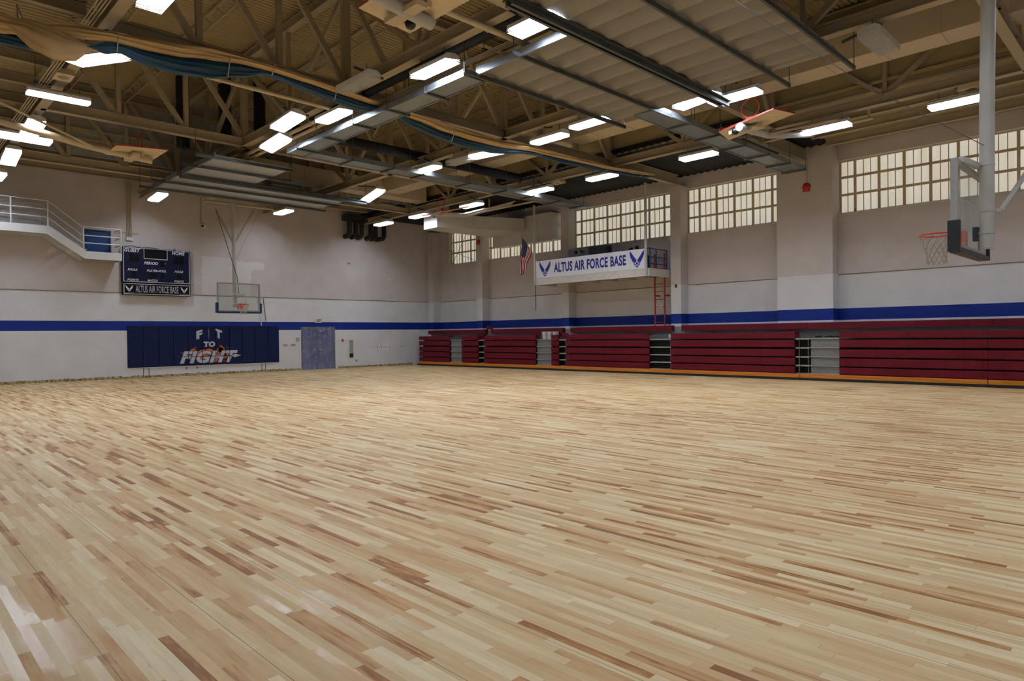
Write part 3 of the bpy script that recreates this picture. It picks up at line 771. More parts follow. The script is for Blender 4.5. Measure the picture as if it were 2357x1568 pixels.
def roll(hi, lo, x0, x1, yc, ry, seed, fold):
    m = MB(); m.smooth = True; N = int((x1 - x0) / .08); n = 36; rings = []
    rnd = random.Random(seed); ph = [rnd.uniform(0, 6) for _ in range(6)]
    for i in range(N + 1):
        x = x0 + (x1 - x0) * i / N
        a, b = lerp_list(hi, x), lerp_list(lo, x)
        zc, rz = (a + b) / 2, max(.03, (a - b) / 2)
        en = min(1, (i + .35) / 4, (N - i + .35) / 4)
        ring = []
        for k in range(n):
            th = 2 * math.pi * k / n
            f = 1 + fold * (.5 * math.sin(5 * th + ph[0] + x * 1.1) + .5 * math.sin(9 * th + ph[1] - x * 1.9) + .35 * math.sin(3 * th + x * 1.3 + ph[2]) + .3 * math.sin(13 * th + ph[3] + x * .6))
            ring.append((x, yc + ry * en * math.cos(th) * f, zc + rz * en * math.sin(th) * (.85 + .15 * f)))
        rings.append(ring)
    m.add([v for r_ in rings for v in r_], [(i * n + k, i * n + (k + 1) % n, (i + 1) * n + (k + 1) % n, (i + 1) * n + k) for i in range(N) for k in range(n)])
    m.add(rings[0], [tuple(range(n))]); m.add(rings[-1], [tuple(range(n))[::-1]])
    return m
_k = 14.05 / 14.95
def _cs(L, lo=0): return [(x * _k, max(1.616 + (z - 1.616) * _k, 7.2 if 8.9 < x * _k < 9.9 else 0, lo)) for x, z in L]
TOP, MID, BOT = _cs(TOP), _cs(MID), _cs(BOT)
TOP = [(x, max(z, 7.34) if 8.8 < x < 10 else z) for x, z in TOP]; MID = [(x, max(z, 7.27) if 8.8 < x < 10 else z) for x, z in MID]
YC0 = 14.05
cr = root('divider_curtain', (12, 14.05, 7.2), 'rolled-up tan and teal divider curtain swagged across the whole hall', 'curtain')
roll(TOP, MID, .9, 21.2, YC0 - .1, .14, 1, .3).build('upper_roll', TANF, cr)
LOWT = [(x, z + .03) for x, z in MID]
roll(LOWT, BOT, 3.1, 21.2, YC0 + .06, .1, 2, .34).build('lower_roll', BLUF, cr)['label'] = 'teal lower part of the curtain'
roll(_cs([(.9, 7.1), (2.2, 7.2), (3.3, 7.3)]), _cs([(.9, 6.9), (2.2, 6.98), (3.3, 7.2)]), .9, 3.2, YC0 + .1, .1, 5, .3).build('lower_roll', BLUF, cr)
# loose tan belly at the left end
HI = _cs([(1.9, 7.3), (2.2, 7.42), (2.6, 7.4), (3.0, 7.3), (3.4, 7.2)]); LO = _cs([(1.9, 7.2), (2.2, 7.02), (2.4, 6.88), (2.7, 6.8), (3.0, 6.86), (3.4, 7.16)])
roll(HI, LO, 1.79, 3.2, YC0 - .2, .1, 9, .3).build('loose_belly', TANF, cr)
for x in (2.1, 3.52, 5.55, 6.5, 8.0, 9.75, 11.5, 15.0, 18.3, 20.3):
    a, b = lerp_list(TOP, x), lerp_list(BOT, x)
    MB().tube([(x, YC0 + .35, 7.5), (x, YC0 - .28, (a + b) / 2 + .1), (x + .02, YC0 - .1, b - .01), (x, YC0 + .16, (a + b) / 2), (x, YC0 + .36, 7.5)], .012, 5).build('tie_cord', NET, cr)

# ------------------------------------------------------------------ basketball goals
def net_mesh(c, r0, h, nx=12):
    m = MB(); rows = 6
    def pt(i, k):
        t = k / rows; r = r0 * (1 - .42 * min(1, t * 1.5)) * (1 + .12 * max(0, t - .7))
        a = 2 * math.pi * (i + .5 * (k % 2)) / nx
        return (c[0] + r * math.cos(a), c[1] + r * math.sin(a), c[2] - h * t)
    for k in range(rows):
        for i in range(nx):
            j = i if k % 2 == 0 else i + 1
            m.bar(pt(i, k), pt(j, k + 1), .0062, .0062); m.bar(pt(i, k), pt(j - 1, k + 1), .0062, .0062)
    return m
def ring_mesh(c, r=.2286, ax='Z'):
    pts = []
    for k in range(32):
        a = 2 * math.pi * k / 32
        u, v = r * math.cos(a), r * math.sin(a)
        pts.append((c[0] + u, c[1] + v, c[2]) if ax == 'Z' else (c[0], c[1] + u, c[2] + v))
    return MB().tube(pts, .011, 8, closed=True)
GLASS = glass_mat('backboard_glass', (188, 208, 198), .24, .04)
def main_goal(Xc, Yb, fy, label, padmat, mast):
    """fy: +1 faces the end wall, -1 faces the camera. Yb = front face of the board."""
    bk = -fy
    g = root('basketball_goal', (Xc, Yb, 2.7), label, 'basketball goal')
    Y = lambda d: Yb + bk * d      # d metres behind the front face
    def bx(m, x0, x1, d0, d1, z0, z1):
        a, b = sorted((Y(d0), Y(d1))); return m.box(x0, x1, a, b, z0, z1)
    hw, z0, z1 = .914, 2.743, 3.962
    bx(MB(), Xc - hw + .05, Xc + hw - .05, .02, .032, z0 + .05, z1 - .05).build('glass', GLASS, g)
    m = MB()
    for s in (-1, 1): bx(m, *sorted((Xc + s * hw, Xc + s * (hw - .055))), 0, .08, z0, z1)
    bx(m, Xc - hw + .055, Xc + hw - .055, 0, .08, z1 - .055, z1); bx(m, Xc - hw + .055, Xc + hw - .055, 0, .08, z0, z0 + .055)
    m.build('frame', mat('silver_board_frame', (172, 174, 174), .4, .3), g)
    m = MB(); t = .05
    for s in (-1, 1):
        bx(m, *sorted((Xc + s * .305, Xc + s * (.305 - t))), .012, .02, 3.05, 3.507)
    bx(m, Xc - .255, Xc + .255, .012, .02, 3.457, 3.507); bx(m, Xc - .255, Xc + .255, .012, .02, 3.05, 3.1)
    m.build('target_square', glass_mat('white_target_line', (230, 232, 230), .6), g)
    m = MB()
    for s in (-1, 1):
        bx(m, *sorted((Xc + s * (hw - .03), Xc + s * (hw + .055))), -.03, .12, z0 - .06, z0 + .37)
    bx(m, Xc - hw + .03, Xc + hw - .03, -.028, .118, z0 - .07, z0 + .005)
    m.build('edge_pad', padmat, g, .012)
    rim = ring_mesh((Xc, Y(-.38), 3.048)).build('rim', ORANGE, g)
    m = MB(); bx(m, Xc - .09, Xc + .09, -.05, 0, 2.85, 3.06); bx(m, Xc - .075, Xc + .075, -.17, -.04, 3.03, 3.045)
    for s in (-1, 1): m.bar((Xc + s * .07, Y(-.03), 2.88), (Xc + s * .13, Y(-.2), 3.04), .02, .02)
    m.build('rim_bracket', ORANGE, rim)
    net_mesh((Xc, Y(-.38), 3.03), .225, .42).build('net', NET, rim)
    mast(g, Y)
    return g
def far_mast(g, Y):
    x = 11.78; yp = 29.15
    MB().tube([(x, yp, 2.95), (x, yp, 7.45)], .085, 14).build('mast', POLEW, g)
    MB().bar((x, yp, 3.4), (11.69, Y(.08), 3.4), .06, .08).bar((x, yp, 2.98), (11.69, Y(.08), 2.98), .06, .08).bar((11.4, Y(.1), 3.4), (12.0, Y(.1), 3.4), .05, .05).build('board_arm', POLEW, g)
    MB().bar((x - .04, yp, 5.75), (11.05, yp, 7.1), .06, .06).build('brace', STEEL, g)
    MB().bar((x + .04, yp, 5.75), (12.68, yp, 7.28), .06, .06).build('brace', STEEL, g)
    MB().tube([(11.02, yp, 7.15), (11.7, yp - .5, 4.2), (11.75, yp - .5, 3.5)], .016, 6).build('tension_rod', GALVD, g)
    MB().tube([(13.1, yp + .3, 7.35), (12.2, yp + .02, 5.75), (11.85, yp, 5.0)], .006, 4).build('cable', GALVD, g)
    m = MB(); m.tube([(10.6, yp, 7.42), (13.6, yp, 7.42)], .05, 8)
    for xx in (10.7, 13.5): m.bar((xx, yp, 7.4), (xx, yp, 8.4), .08, .08)
    m.build('top_beam', PIPE, g)
main_goal(11.69, 28.44, -1, 'glass backboard with orange rim hanging in front of the end wall', mat('blue_board_pad', (10, 44, 92), .5), far_mast)
def near_mast(g, Y):
    x = 11.69; y = 2.10
    MB().tube([(x, y - .01, 2.78), (x, y - .02, 4.8), (x, y - .06, 7.45)], [.094, .094, .094], 20).build('mast', POLEW, g)
    for z in (3.98, 3.32, 3.0):
        c = MB().tube([(x, y - .01, z - .012), (x, y - .01, z + .012)], .104, 20)
        c.box(x - .03, x + .03, y + .08, y + .17, z - .03, z + .03) if z != 3.32 else c.bar((x, y - .1, z), (x + .1, y - .16, z), .04, .05)
        c.build('clamp', POLEW, g)
    MB().bar((x - .02, y + .08, 3.98), (11.0, Y(.08), 3.98), .06, .075).bar((x + .02, y + .08, 3.98), (12.38, Y(.08), 3.98), .06, .075).build('board_arm', POLEW, g)
    MB().box(x - .05, x + .05, y + .09, Y(.085), 2.9, 3.1).build('rim_mount', mat('dark_mount_paint', (44, 54, 54), .5), g)
    MB().tube([(x + .1, y - .16, 3.32), (x + .42, y - .36, 3.78), (x + 2.95, y - 1.9, 7.45)], .035, 10).build('brace', POLEW, g)
    m = MB(); m.tube([(8.7, y, 7.46), (13.95, y, 7.46)], .05, 8); m.build('top_beam', PIPE, g)
    MB().tube([(x - .09, y, 4.25), (x - 1.2, y + 1.2, 5.15), (x - 3.0, y + 3.1, 6.95)], .0055, 5).build('cable', GALVD, g)
main_goal(11.69, 2.34, 1, 'near basketball goal on a thick white pole at right, seen from behind', mat('black_board_pad', (20, 26, 30), .5), near_mast)
def folded_goal(Xc, Yc, z, s, label, tilt, w_=1.9, d_=1.2, polez=7.35, netted=False, k=0):
    """cross-court goal swung up under the roof: board lying flat, rim pointing up; s = +1 pole runs towards +X"""
    g = root('folded_goal', (Xc, Yc, z), label, 'basketball goal', 'cross-court goals folded up under the roof')
    dz = math.tan(math.radians(tilt)) * d_ / 2 * s
    m = MB(); v = []
    zz = lambda x: z + (x - Xc) / (d_ / 2) * dz * s
    a, b = Xc - d_ / 2, Xc + d_ / 2
    v = [(x + k * (y - Yc), y, zz(x) + h) for h in (0, .03) for x, y in ((a, Yc - w_ / 2 + .18), (a, Yc + w_ / 2 - .18), (b, Yc + w_ / 2), (b, Yc - w_ / 2))]
    m.add(v, [(0, 1, 2, 3), (7, 6, 5, 4), (0, 4, 5, 1), (1, 5, 6, 2), (2, 6, 7, 3), (3, 7, 4, 0)])
    m.build('backboard', BOARDW, g)
    m = MB()
    e = [v[4], v[5], v[6], v[7]]
    for i in range(4): m.bar(Vector(e[i]) + Vector((0, 0, -.012)), Vector(e[(i + 1) % 4]) + Vector((0, 0, -.004)), .008, .03)
    m.build('edge_trim', RED, g)
    xr = Xc - s * .12
    rim = ring_mesh((xr, Yc, zz(xr) + .38), ax='X').build('rim', ORANGE, g)
    MB().box(xr - .05, xr + .05, Yc - .08, Yc + .08, zz(xr) + .03, zz(xr) + .16).build('rim_bracket', ORANGE, rim)
    zb = z - .12
    MB().tube([(Xc - s * .45, Yc + .12, zb), (Xc + s * 1.2, Yc + .12, zb + .14), (Xc + s * 4.0, Yc + .12, polez)], [.1, .1, .075], 12).build('mast', POLEW if netted else PIPE, g)
    m = MB()
    for yy in (-.35, .35):
        m.bar((Xc - s * .1, Yc + .12 + yy, zb + .02), (Xc - s * .1, Yc + .12 + yy, z + .0), .08, .1)
    m.box(Xc - .16, Xc + .04, Yc - .3, Yc + .55, zb - .03, zb + .05); m.build('clamp', PIPE, g)
    MB().tube([(Xc + s * 1.0, Yc + .2, zb + .1), (Xc + s * 3.2, Yc + 1.0, 7.35)], .035, 8).tube([(Xc + s * 1.0, Yc + .04, zb + .1), (Xc + s * 3.2, Yc - .9, 7.35)], .035, 8).build('brace', PIPE, g)
    m = MB(); m.tube([(Xc + s * 4.0, Yc - 1.5, 7.4), (Xc + s * 4.0, Yc + 1.7, 7.4)], .045, 8)
    for yy in (-1.4, 1.6): m.bar((Xc + s * 4.0, Yc + yy, 7.4), (Xc + s * 4.0, Yc + yy, 7.94), .05, .05)
    m.build('pivot_beam', PIPE, g)
    if netted: MB().ball((Xc - s * .2, Yc + .35, zb + .0), .09).build('winch', INK, g)
    return g
folded_goal(5.72, 20.9, 6.88, -1, 'white wooden backboard folded up under the left of the roof above the scoreboard', 3, 1.55, 1.25, 7.3)
folded_goal(15.85, 7.6, 6.72, 1, 'white wooden backboard folded flat under the roof at upper right', 1, 2.1, .8, 7.3, True, .4)
folded_goal(17.1, 21.3, 6.63, 1, 'white wooden backboard folded up edge on in mid hall', 14, 1.8, 1.1, 7.5, True)
folded_goal(6.2, 8.4, 6.72, -1, 'white wooden backboard folded up at the top edge of the picture', 0, 1.7, 1.1, 7.3, True)

# ------------------------------------------------------------------ bleachers
ROWS = [(1.39, 1.59), (1.09, 1.33), (.78, 1.02), (.485, .73), (.225, .44)]
XFACE = 22.47
# (y0, y1, kind): seat / grey / aisle, from the corner towards the camera
SEG = [(30.3, 27.63, 'seat'), (27.63, 26.65, 'grey'), (26.65, 25.34, 'seat'), (25.34, 24.9, 'aisle'), (24.9, 21.35, 'seat'), (21.35, 20.38, 'grey'), (20.38, 19.92, 'seat'), (19.92, 19.48, 'aisle'),
       (19.48, 15.13, 'seat'), (15.13, 14.15, 'aisle'), (14.15, 9.37, 'seat'), (9.37, 8.9, 'aisle'), (8.9, 7.95, 'grey'), (7.95, 4.01, 'seat'), (4.01, 0.3, 'seat')]
UNITS = [(30.3, 24.9, 'folded maroon bleacher bank in the far corner'), (24.9, 19.5, 'folded maroon bleacher bank under the flag with white buckets on it'), (19.5, 14.15, 'folded maroon bleacher bank below the balcony'),
         (14.15, 9.2, 'folded maroon bleacher bank right of the red ladder'), (9.2, 4.01, 'folded maroon bleacher bank with the near grey panels'), (4.01, .3, 'folded maroon bleacher bank at the right picture edge')]
for (ya, yb, lb) in UNITS:
    r = root('bleacher_bank', (XFACE, yb, 0), lb, 'bleachers', 'folded bleacher banks along the right wall')
    seams = B(22.3, 23.3, yb + .004, ya - .004, 0, .075).build('base', BLACK, r)
    B(22.42, 22.46, yb + .01, ya - .01, .075, .205).build('kickboard', KICK, r)
    B(22.75, 23.3, yb + .004, ya - .004, .075, 1.36).build('understructure', BLACK, r)
    # rear tier against the wall
    gaps = {0: [(25.52, 25.07)], 1: [(20.24, 19.78)], 2: [(14.5, 14.15)], 3: [(14.15, 14.07)]}
    cuts = [(ya, yb)]
    for g0, g1 in gaps.get(UNITS.index((ya, yb, lb)), []):
        cuts = [c for (a, b) in cuts for c in ((a, max(g0, b)), (min(g1, a), b)) if c[0] - c[1] > .02]
    for a, b in cuts: B(23.1, 23.32, b + .004, a - .004, 1.69, 1.91).build('seat_board', SEAT, r, .008)
    B(23.32, 23.36, yb + .004, ya - .004, 1.36, 1.87).build('back_riser', GREYP, r)
    B(22.8, 23.36, yb + .004, ya - .004, 1.362, 1.40).build('top_deck', GREYP, r)
    for (a, b, k) in SEG:
        a2, b2 = min(a, ya), max(b, yb)
        if a2 - b2 < .03: continue
        if k == 'seat':
            for i, (z0, z1) in enumerate(ROWS):
                m = MB(); m.prism([(0, z1), (.03, z1 + .0), (.26, z1), (.26, z1 - .05), (.05, z1 - .05), (.03, z0), (0.0, z0)], lambda u, v, w_: (XFACE + u, b2 + .004 + w_, v), a2 - b2 - .008)
                m.build('seat_board', SEAT, r)
        elif k == 'grey':
            for i, z1 in enumerate((1.36, 1.06, .76, .46)):
                m = MB(); m.box(22.56, 22.6, b2 + .03, a2 - .03, z1 - .27, z1); m.build('riser_panel', GREYP, r)
                B(22.5, 22.62, b2 + .01, a2 - .01, z1 + .0, z1 + .025).build('nosing', ALU, r)
            B(22.5, 22.62, b2 + .01, a2 - .01, .2, .23).build('nosing', ALU, r)
        else:
            for z1 in (1.36, 1.06, .76, .47, .2): 
                B(22.5, 22.78, b2 + .015, a2 - .015, z1 - .02, z1 + .02).build('step', ALU, r)
            m = MB()
            for z1 in (1.36, 1.06, .76, .47): m.box(22.505, 22.52, b2 + .02, b2 + .05, z1 - .26, z1 - .02)
            m.build('step_bracket', mat('rubbed_tan_steel', (84, 78, 62), .6, 0, .3, 30), r)
# folded seat backs lying on the top deck
for i, (y0, y1, lb) in enumerate(((25.9, 25.4, 'maroon folded seat back lying behind the far corner seats'), (21.9, 21.45, 'maroon upright seat back left of the white buckets'), (20.1, 19.7, 'maroon upright seat back right of the white buckets'),
                                  (13.1, 12.6, 'maroon folded seat back on the deck right of the red ladder'), (10.0, 9.45, 'maroon folded seat back left of the near grey panels'))):
    up = i in (1, 2)
    tag(B(22.85, 22.9 if up else 23.05, y1, y0, 1.4, 1.66 if up else 1.62).build('seat_back', SEAT, None, .01), lb, 'seat back', 'seat backs on the bleachers')
tag(B(23.12, 23.2, 24.99, 25.42, 1.93 - .02, 2.08).build('seat_back', SEAT, None, .01), 'maroon upright seat back standing on the rear row under the stripe', 'seat back', 'seat backs on the bleachers')
def bucket(x, y, label):
    b = root('bucket', (x, y, 1.4), label, 'bucket', 'white buckets on the bleachers')
    m = MB(); n = 20
    m.tube([(x, y, 1.4), (x, y, 1.72)], [.125, .145], n); m.build('pail', WHITE, b)
    MB().tube([(x, y, 1.685), (x, y, 1.70)], .155, n).build('rib', WHITE, b)
    MB().tube([(x, y, 1.72), (x, y, 1.745)], .158, n).build('lid', WHITE, b)
    m = MB(); m.tube([(x - .02, y - .155, 1.68), (x - .1, y - .13, 1.6), (x - .15, y, 1.55), (x - .1, y + .13, 1.6), (x - .02, y + .155, 1.68)], .004, 5); m.build('handle', GALVD, b)
bucket(22.72 + .25, 21.2, 'leftmost of the three white buckets on the bleachers'); bucket(22.95, 20.87, 'middle one of the three white buckets on the bleachers'); bucket(22.97, 20.54, 'rightmost of the three white buckets on the bleachers')
tag(B(22.88, 22.94, 14.42, 14.5, 1.42, 1.56).build('control_box', WHITE, None, .006), 'small white control box on the bleacher deck by the red ladder', 'box')
B2 = [(8.75, 'first from the left'), (8.45, 'second from the left'), (8.25, 'third from the left'), (8.05, 'last on the right')]
for y, nm in B2:
    m = MB(); m.tube([(22.9, y + .1, 1.402 + .02), (22.86, y, 1.40 + .03), (22.9, y - .12, 1.402 + .045)], .022, 8)
    tag(m.build('rubber_strip', BLACK), 'black curled rubber strip on top of the near grey panels, %s' % nm, 'rubber strip', 'rubber strips on the near panels')

# ------------------------------------------------------------------ balcony with banner
bal = root('balcony', (22.2, 14.9, 3.87), 'white balcony carrying the base banner, hung from two posts', 'balcony')
m = MB(); m.box(22.262, XF, 14.962, 20.998, 4.06, 4.14); m.box(XF, XR, 14.93, 20.25, 4.06, 4.14); m.build('deck', OFFW, bal)
m = MB(); m.box(22.178, 22.26, 14.9, 21.06, 3.86, 4.172); m.build('fascia', mat('warm_white_fascia', (204, 200, 192), .5), bal)
for y in (14.9, 21.0): B(22.26, XF, y, y + .06, 3.86, 4.17).build('side_beam', OFFW, bal)
m = MB()
for y in (15.9, 16.9, 17.9, 18.9, 19.9): m.box(22.26, XR, y - .04, y + .04, 3.92, 4.06)
m.build('joist', OFFW, bal)
for y in (21.03, 15.02): MB().tube([(22.14, y, 3.88), (22.14, y, 7.5)], .055, 12).build('hanger_post', POLEW, bal)
MB().tube([(22.16, 21.0, 3.86), (22.16, 21.0, 2.7)], .015, 6).build('drop_cord', INK, bal)
rl = MB()
for z in (4.95, 4.62, 4.36):
    rl.tube([(22.32, 14.95, z), (23.55, 14.95, z)], .022, 8)
for x in (22.32, 22.75, 23.5): rl.tube([(x, 14.95, 4.14), (x, 14.95, 4.96)], .024, 8)
rl.tube([(22.3, 14.95, 4.96), (22.3, 21.0, 4.96)], .022, 8)
rl.build('guard_rail', BLUER, bal)
bn = root('banner', (22.17, 15.05, 4.15), 'long white banner reading ALTUS AIR FORCE BASE on the balcony front', 'banner')
bsheet = B(22.166, 22.178, 15.06, 20.97, 4.172, 4.945).build('sheet', mat('white_banner', (226, 229, 236), .5, 0, .03, 2), bn)
fb = lambda u, v: (22.1635, u, v)
m = MB(); text_on(m, 'ALTUS AIR FORCE BASE', 19.88, 15.99, 4.355, 4.785, fb, .035); m.build('lettering', LETB, bn)
m = MB(); emblem(m, 20.76, 20.08, 4.215, 4.90, fb); m.build('emblem', LETB, bn)
m = MB(); emblem(m, 15.80, 15.12, 4.215, 4.90, fb); m.build('emblem', LETB, bn)
# flag
fl = root('flag', (22.1, 20.95, 4.93), 'stars and stripes flag on an angled pole at the banner corner', 'flag')
MB().tube([(22.16, 20.72, 4.86), (22.1, 21.8, 6.17)], .014, 8).build('flagpole', wood_mat('varnished_wood', (150, 96, 44), (176, 118, 60)), fl)
FR, FWH, FBL = flag_fabric('flag_red', (176, 20, 38)), flag_fabric('flag_white', (216, 214, 212)), flag_fabric('flag_blue', (22, 30, 82))
m = MB(); m.smooth = True
NU, NV = 30, 26
P0, P1 = Vector((22.1, 21.76, 6.12)), Vector((22.1, 21.14, 5.37))     # hoist along the pole: top, bottom
E0, E1 = Vector((22.1, 21.98, 4.36)), Vector((22.1, 21.66, 4.48))     # fly edge hanging down
def fpt(u, v):
    a = P0.lerp(P1, v); b = E0.lerp(E1, v)
    c = a.lerp(b, u); c.z -= .1 * math.sin(math.pi * u) * (1 - v); c.y += .05 * math.sin(math.pi * u)
    c.x += .05 * math.sin(v * 13 + u * 2) * (0.3 + u) + .03 * math.sin(u * 9)
    return c
grid = [[fpt(i / NU, j / NV) for j in range(NV + 1)] for i in range(NU + 1)]
vs = [p for g_ in grid for p in g_]
for i in range(NU):
    for j in range(NV):
        stripe = int(j / NV * 13)
        mi = 2 if (i / NU < .4 and j / NV < 7 / 13) else (0 if stripe % 2 == 0 else 1)
        k = i * (NV + 1) + j
        m.add([vs[k], vs[k + 1], vs[k + NV + 2], vs[k + NV + 1]], [(0, 1, 2, 3)], mi)
cloth = m.build('cloth', [FR, FWH, FBL], fl)
so = cloth.modifiers.new('thick', 'SOLIDIFY'); so.thickness = .006
m = MB()
for a in range(9):
    for b in range(6 if a % 2 == 0 else 5):
        u = (a + .7) / 9.6 * .4; v = ((b + .5) / 6 if a % 2 == 0 else (b + 1) / 6) * 7 / 13
        c = fpt(u, v); 
        for sx in (-.012, .012):
            m.add([c + Vector((sx, .016 * math.cos(math.pi / 2 + k * math.pi / 5) * (1 if k % 2 == 0 else .42), .016 * math.sin(math.pi / 2 + k * math.pi / 5) * (1 if k % 2 == 0 else .42))) for k in range(10)], [tuple(range(10))])
m.build('stars', FWH, fl)
# things on the balcony
sp = root('speaker_cabinet', (23.2, 18.2, 4.14), 'black speaker cabinet standing on the balcony behind the banner', 'speaker')
B(23.1, 23.55, 17.72, 18.68, 4.14, 5.46).build('cabinet', INK, sp, .02); B(23.085, 23.1, 17.78, 18.62, 4.2, 5.4).build('grille', BLACK, sp)
def heads(y, z, x, label, box):
    e = root('emergency_light', (x, y, z), label, 'emergency light', 'emergency lights on the balcony')
    for s in (-1, 1):
        MB().tube([(x - .02, y + s * .14, z + .04 * s * (0 if box else 1)), (x - .13, y + s * .17, z + .02 + .05 * s * (0 if box else -1))], [.06, .085], 12).build('lamp_head', INK, e)
    B(x - .02, x + .04, y - .2, y + .2, z - .06, z + .06).build('bracket', OFFW, e)
heads(19.45, 5.31, 23.46, 'pair of black lamp heads on the grey box left of the speaker cabinet', True)
heads(16.9, 5.25, XR - .04, 'pair of black lamp heads on the wall right of the speaker cabinet', False)
tag(B(23.5, XR, 18.9, 20.2, 4.14, 5.5).build('equipment_box', mat('grey_cabinet', (134, 134, 138), .5), None, .01), 'grey equipment cabinet on the balcony left of the black speaker', 'cabinet')
tag(B(22.5, 22.75, 15.2, 15.55, 4.14, 4.72).build('monitor_case', INK, None, .01), 'black case behind the blue railing of the balcony', 'case')
ld = root('ladder', (23.75, 15.5, 1.9), 'red steel ladder from the bleachers up to the balcony', 'ladder')
for y in (15.24, 15.71): B(23.77, 23.81, y - .02, y + .02, 1.91, 4.9).build('stile', RED, ld)
z = 2.05
while z < 4.9: MB().tube([(23.79, 15.24, z), (23.79, 15.71, z)], .013, 8).build('rung', RED, ld); z += .32
m = MB()
for y in (15.24, 15.71): m.box(23.79, XR, y - .025, y + .025, 3.14, 3.2)
m.build('wall_bracket', RED, ld)
sg = root('warning_sign', (23.75, 15.45, 2.6), 'small white warning sign with red lines hung on the ladder', 'sign')
B(23.745, 23.755, 15.32, 15.58, 2.56, 2.84).build('plate', WHITE, sg)
m = MB(); f3 = lambda u, v: (23.743, u, v)
for z, a, b in ((2.79, 15.54, 15.36),): text_on(m, 'WARNING', a, b, z - .02, z + .025, f3)
for z in (2.72, 2.69, 2.62, 2.59): m.flat([(15.54, z - .006), (15.36, z - .006), (15.36, z + .006), (15.54, z + .006)], f3)
m.build('lettering', RED, sg)
B3 = [(9.66 - .27, 6.62, XF, 'red alarm bell on the wide pier at right', .14), (26.5, 6.55, XF, 'red alarm bell on the far pier beside the small corner window', .12)]
for y, z, x, lb, rr in B3:
    b = root('alarm_bell', (x, y, z), lb, 'alarm bell', 'red alarm bells')
    MB().tube([(x, y, z), (x - .03, y, z), (x - .06, y, z), (x - .085, y, z)], [rr, rr, rr * .85, rr * .35], 18).build('gong', RED, b)
    B(x - .04, x, y - .1, y + .12, z - rr - .02, z - .02).build('backbox', RED, b)
    MB().tube([(x - .02, y - .02, z + rr * .8), (x - .02, y - .02, 7.5)], .012, 6).build('conduit', PIPE, b)
tag(B(XF - .05, XF, 14.56, 14.62, 3.44, 3.56).build('key_box', INK), 'tiny black box on the pier beside the red ladder', 'wall box')
# conduit up the wall under the window box and thin crossing rods in the corner window
for (a, b, lb) in (((XR - .03, 29.9, 6.55), (XR - .03, 27.4, 5.7), 'thin diagonal rod sloping down across the small corner window'), ((XR - .03, 29.3, 5.65), (XR - .03, 27.9, 7.42), 'thin diagonal rod rising across the small corner window')):
    tag(MB().tube([a, b], .012, 6).build('cross_rod', GALVD), lb, 'rod', 'crossed rods at the corner window')

# ------------------------------------------------------------------ end wall: scoreboard
sb = root('scoreboard', (9.15, 30.74, 3.46), 'dark navy electronic scoreboard on the end wall beside the stair landing', 'scoreboard')
YS = 30.68
B(7.84, 10.48, YS, YE, 3.98, 5.43).build('cabinet', NAVYS, sb)
B(7.84, 10.48, YS, YE - .06, 3.46, 3.95).build('name_panel', mat('dark_name_panel', (4, 8, 26), .6, 0, .05, 4, 0, .2), sb)
fs = lambda u, v: (u, YS - .004, v)
m = MB()
def outline(x0, x1, z0, z1, t):
    for q in ((x0, x1, z1 - t, z1), (x0, x1, z0, z0 + t), (x0, x0 + t, z0, z1), (x1 - t, x1, z0, z1)):
        m.flat([(q[0], q[2]), (q[1], q[2]), (q[1], q[3]), (q[0], q[3])], fs)
outline(7.87, 10.45, 4.0, 5.41, .022); outline(7.87, 10.45, 3.49, 3.93, .022); outline(8.64, 9.56, 4.98, 5.42, .025)
m.build('border', LETW, sb)
m = MB(); sh = .22
for s_, a, b, c, d in (('GUEST', 7.91, 8.5, 5.23, 5.38), ('HOME', 9.74, 10.26, 5.23, 5.38), ('PERIOD', 8.65, 9.18, 4.75, 4.87), ('FOULS', 8.03, 8.39, 4.46, 4.55), ('FOULS', 9.84, 10.18, 4.47, 4.56),
                      ('PLAYER-FOUL', 8.75, 9.5, 4.45, 4.55), ('POINTS', 8.01, 8.43, 4.04, 4.13), ('POINTS', 9.82, 10.2, 4.05, 4.14), ('MATCH', 8.77, 9.16, 4.04, 4.13)):
    text_on(m, s_, a, b, c, d, fs, .03, sh)
m.build('lettering', LETW, sb)
m = MB(); text_on(m, 'ALTUS AIR FORCE BASE', 8.31, 9.98, 3.57, 3.86, fs, .02)
text_on(m, 'U.S. AIR FORCE', 7.9, 8.25, 3.535, 3.565, fs, .02); text_on(m, 'U.S. AIR FORCE', 10.05, 10.4, 3.535, 3.565, fs, .02)
m.build('lettering', LETS, sb)
m = MB(); emblem(m, 7.94, 8.21, 3.59, 3.86, fs); m.build('emblem', LETW, sb)
m = MB(); emblem(m, 10.08, 10.35, 3.59, 3.86, fs); m.build('emblem', LETW, sb)
B(8.66, 9.54, YS - .006, YS, 5.005, 5.395).build('time_display', mat('dark_display', (7, 6, 6), .7, 0, .05, 5, 0, .12), sb)
SEGC = mat('unlit_digit_segment', (20, 19, 16), .7, 0, .05, 5, 0, .12)
def digit(m, x, z, w_, h):
    t = w_ * .2
    for a, b, c, d in ((x, x + w_, z + h - t, z + h), (x, x + w_, z + h / 2 - t / 2, z + h / 2 + t / 2), (x, x + w_, z, z + t), (x, x + t, z, z + h), (x + w_ - t, x + w_, z, z + h)):
        m.flat([(a, c), (b, c), (b, d), (a, d)], lambda u, v: (u, YS - .007, v))
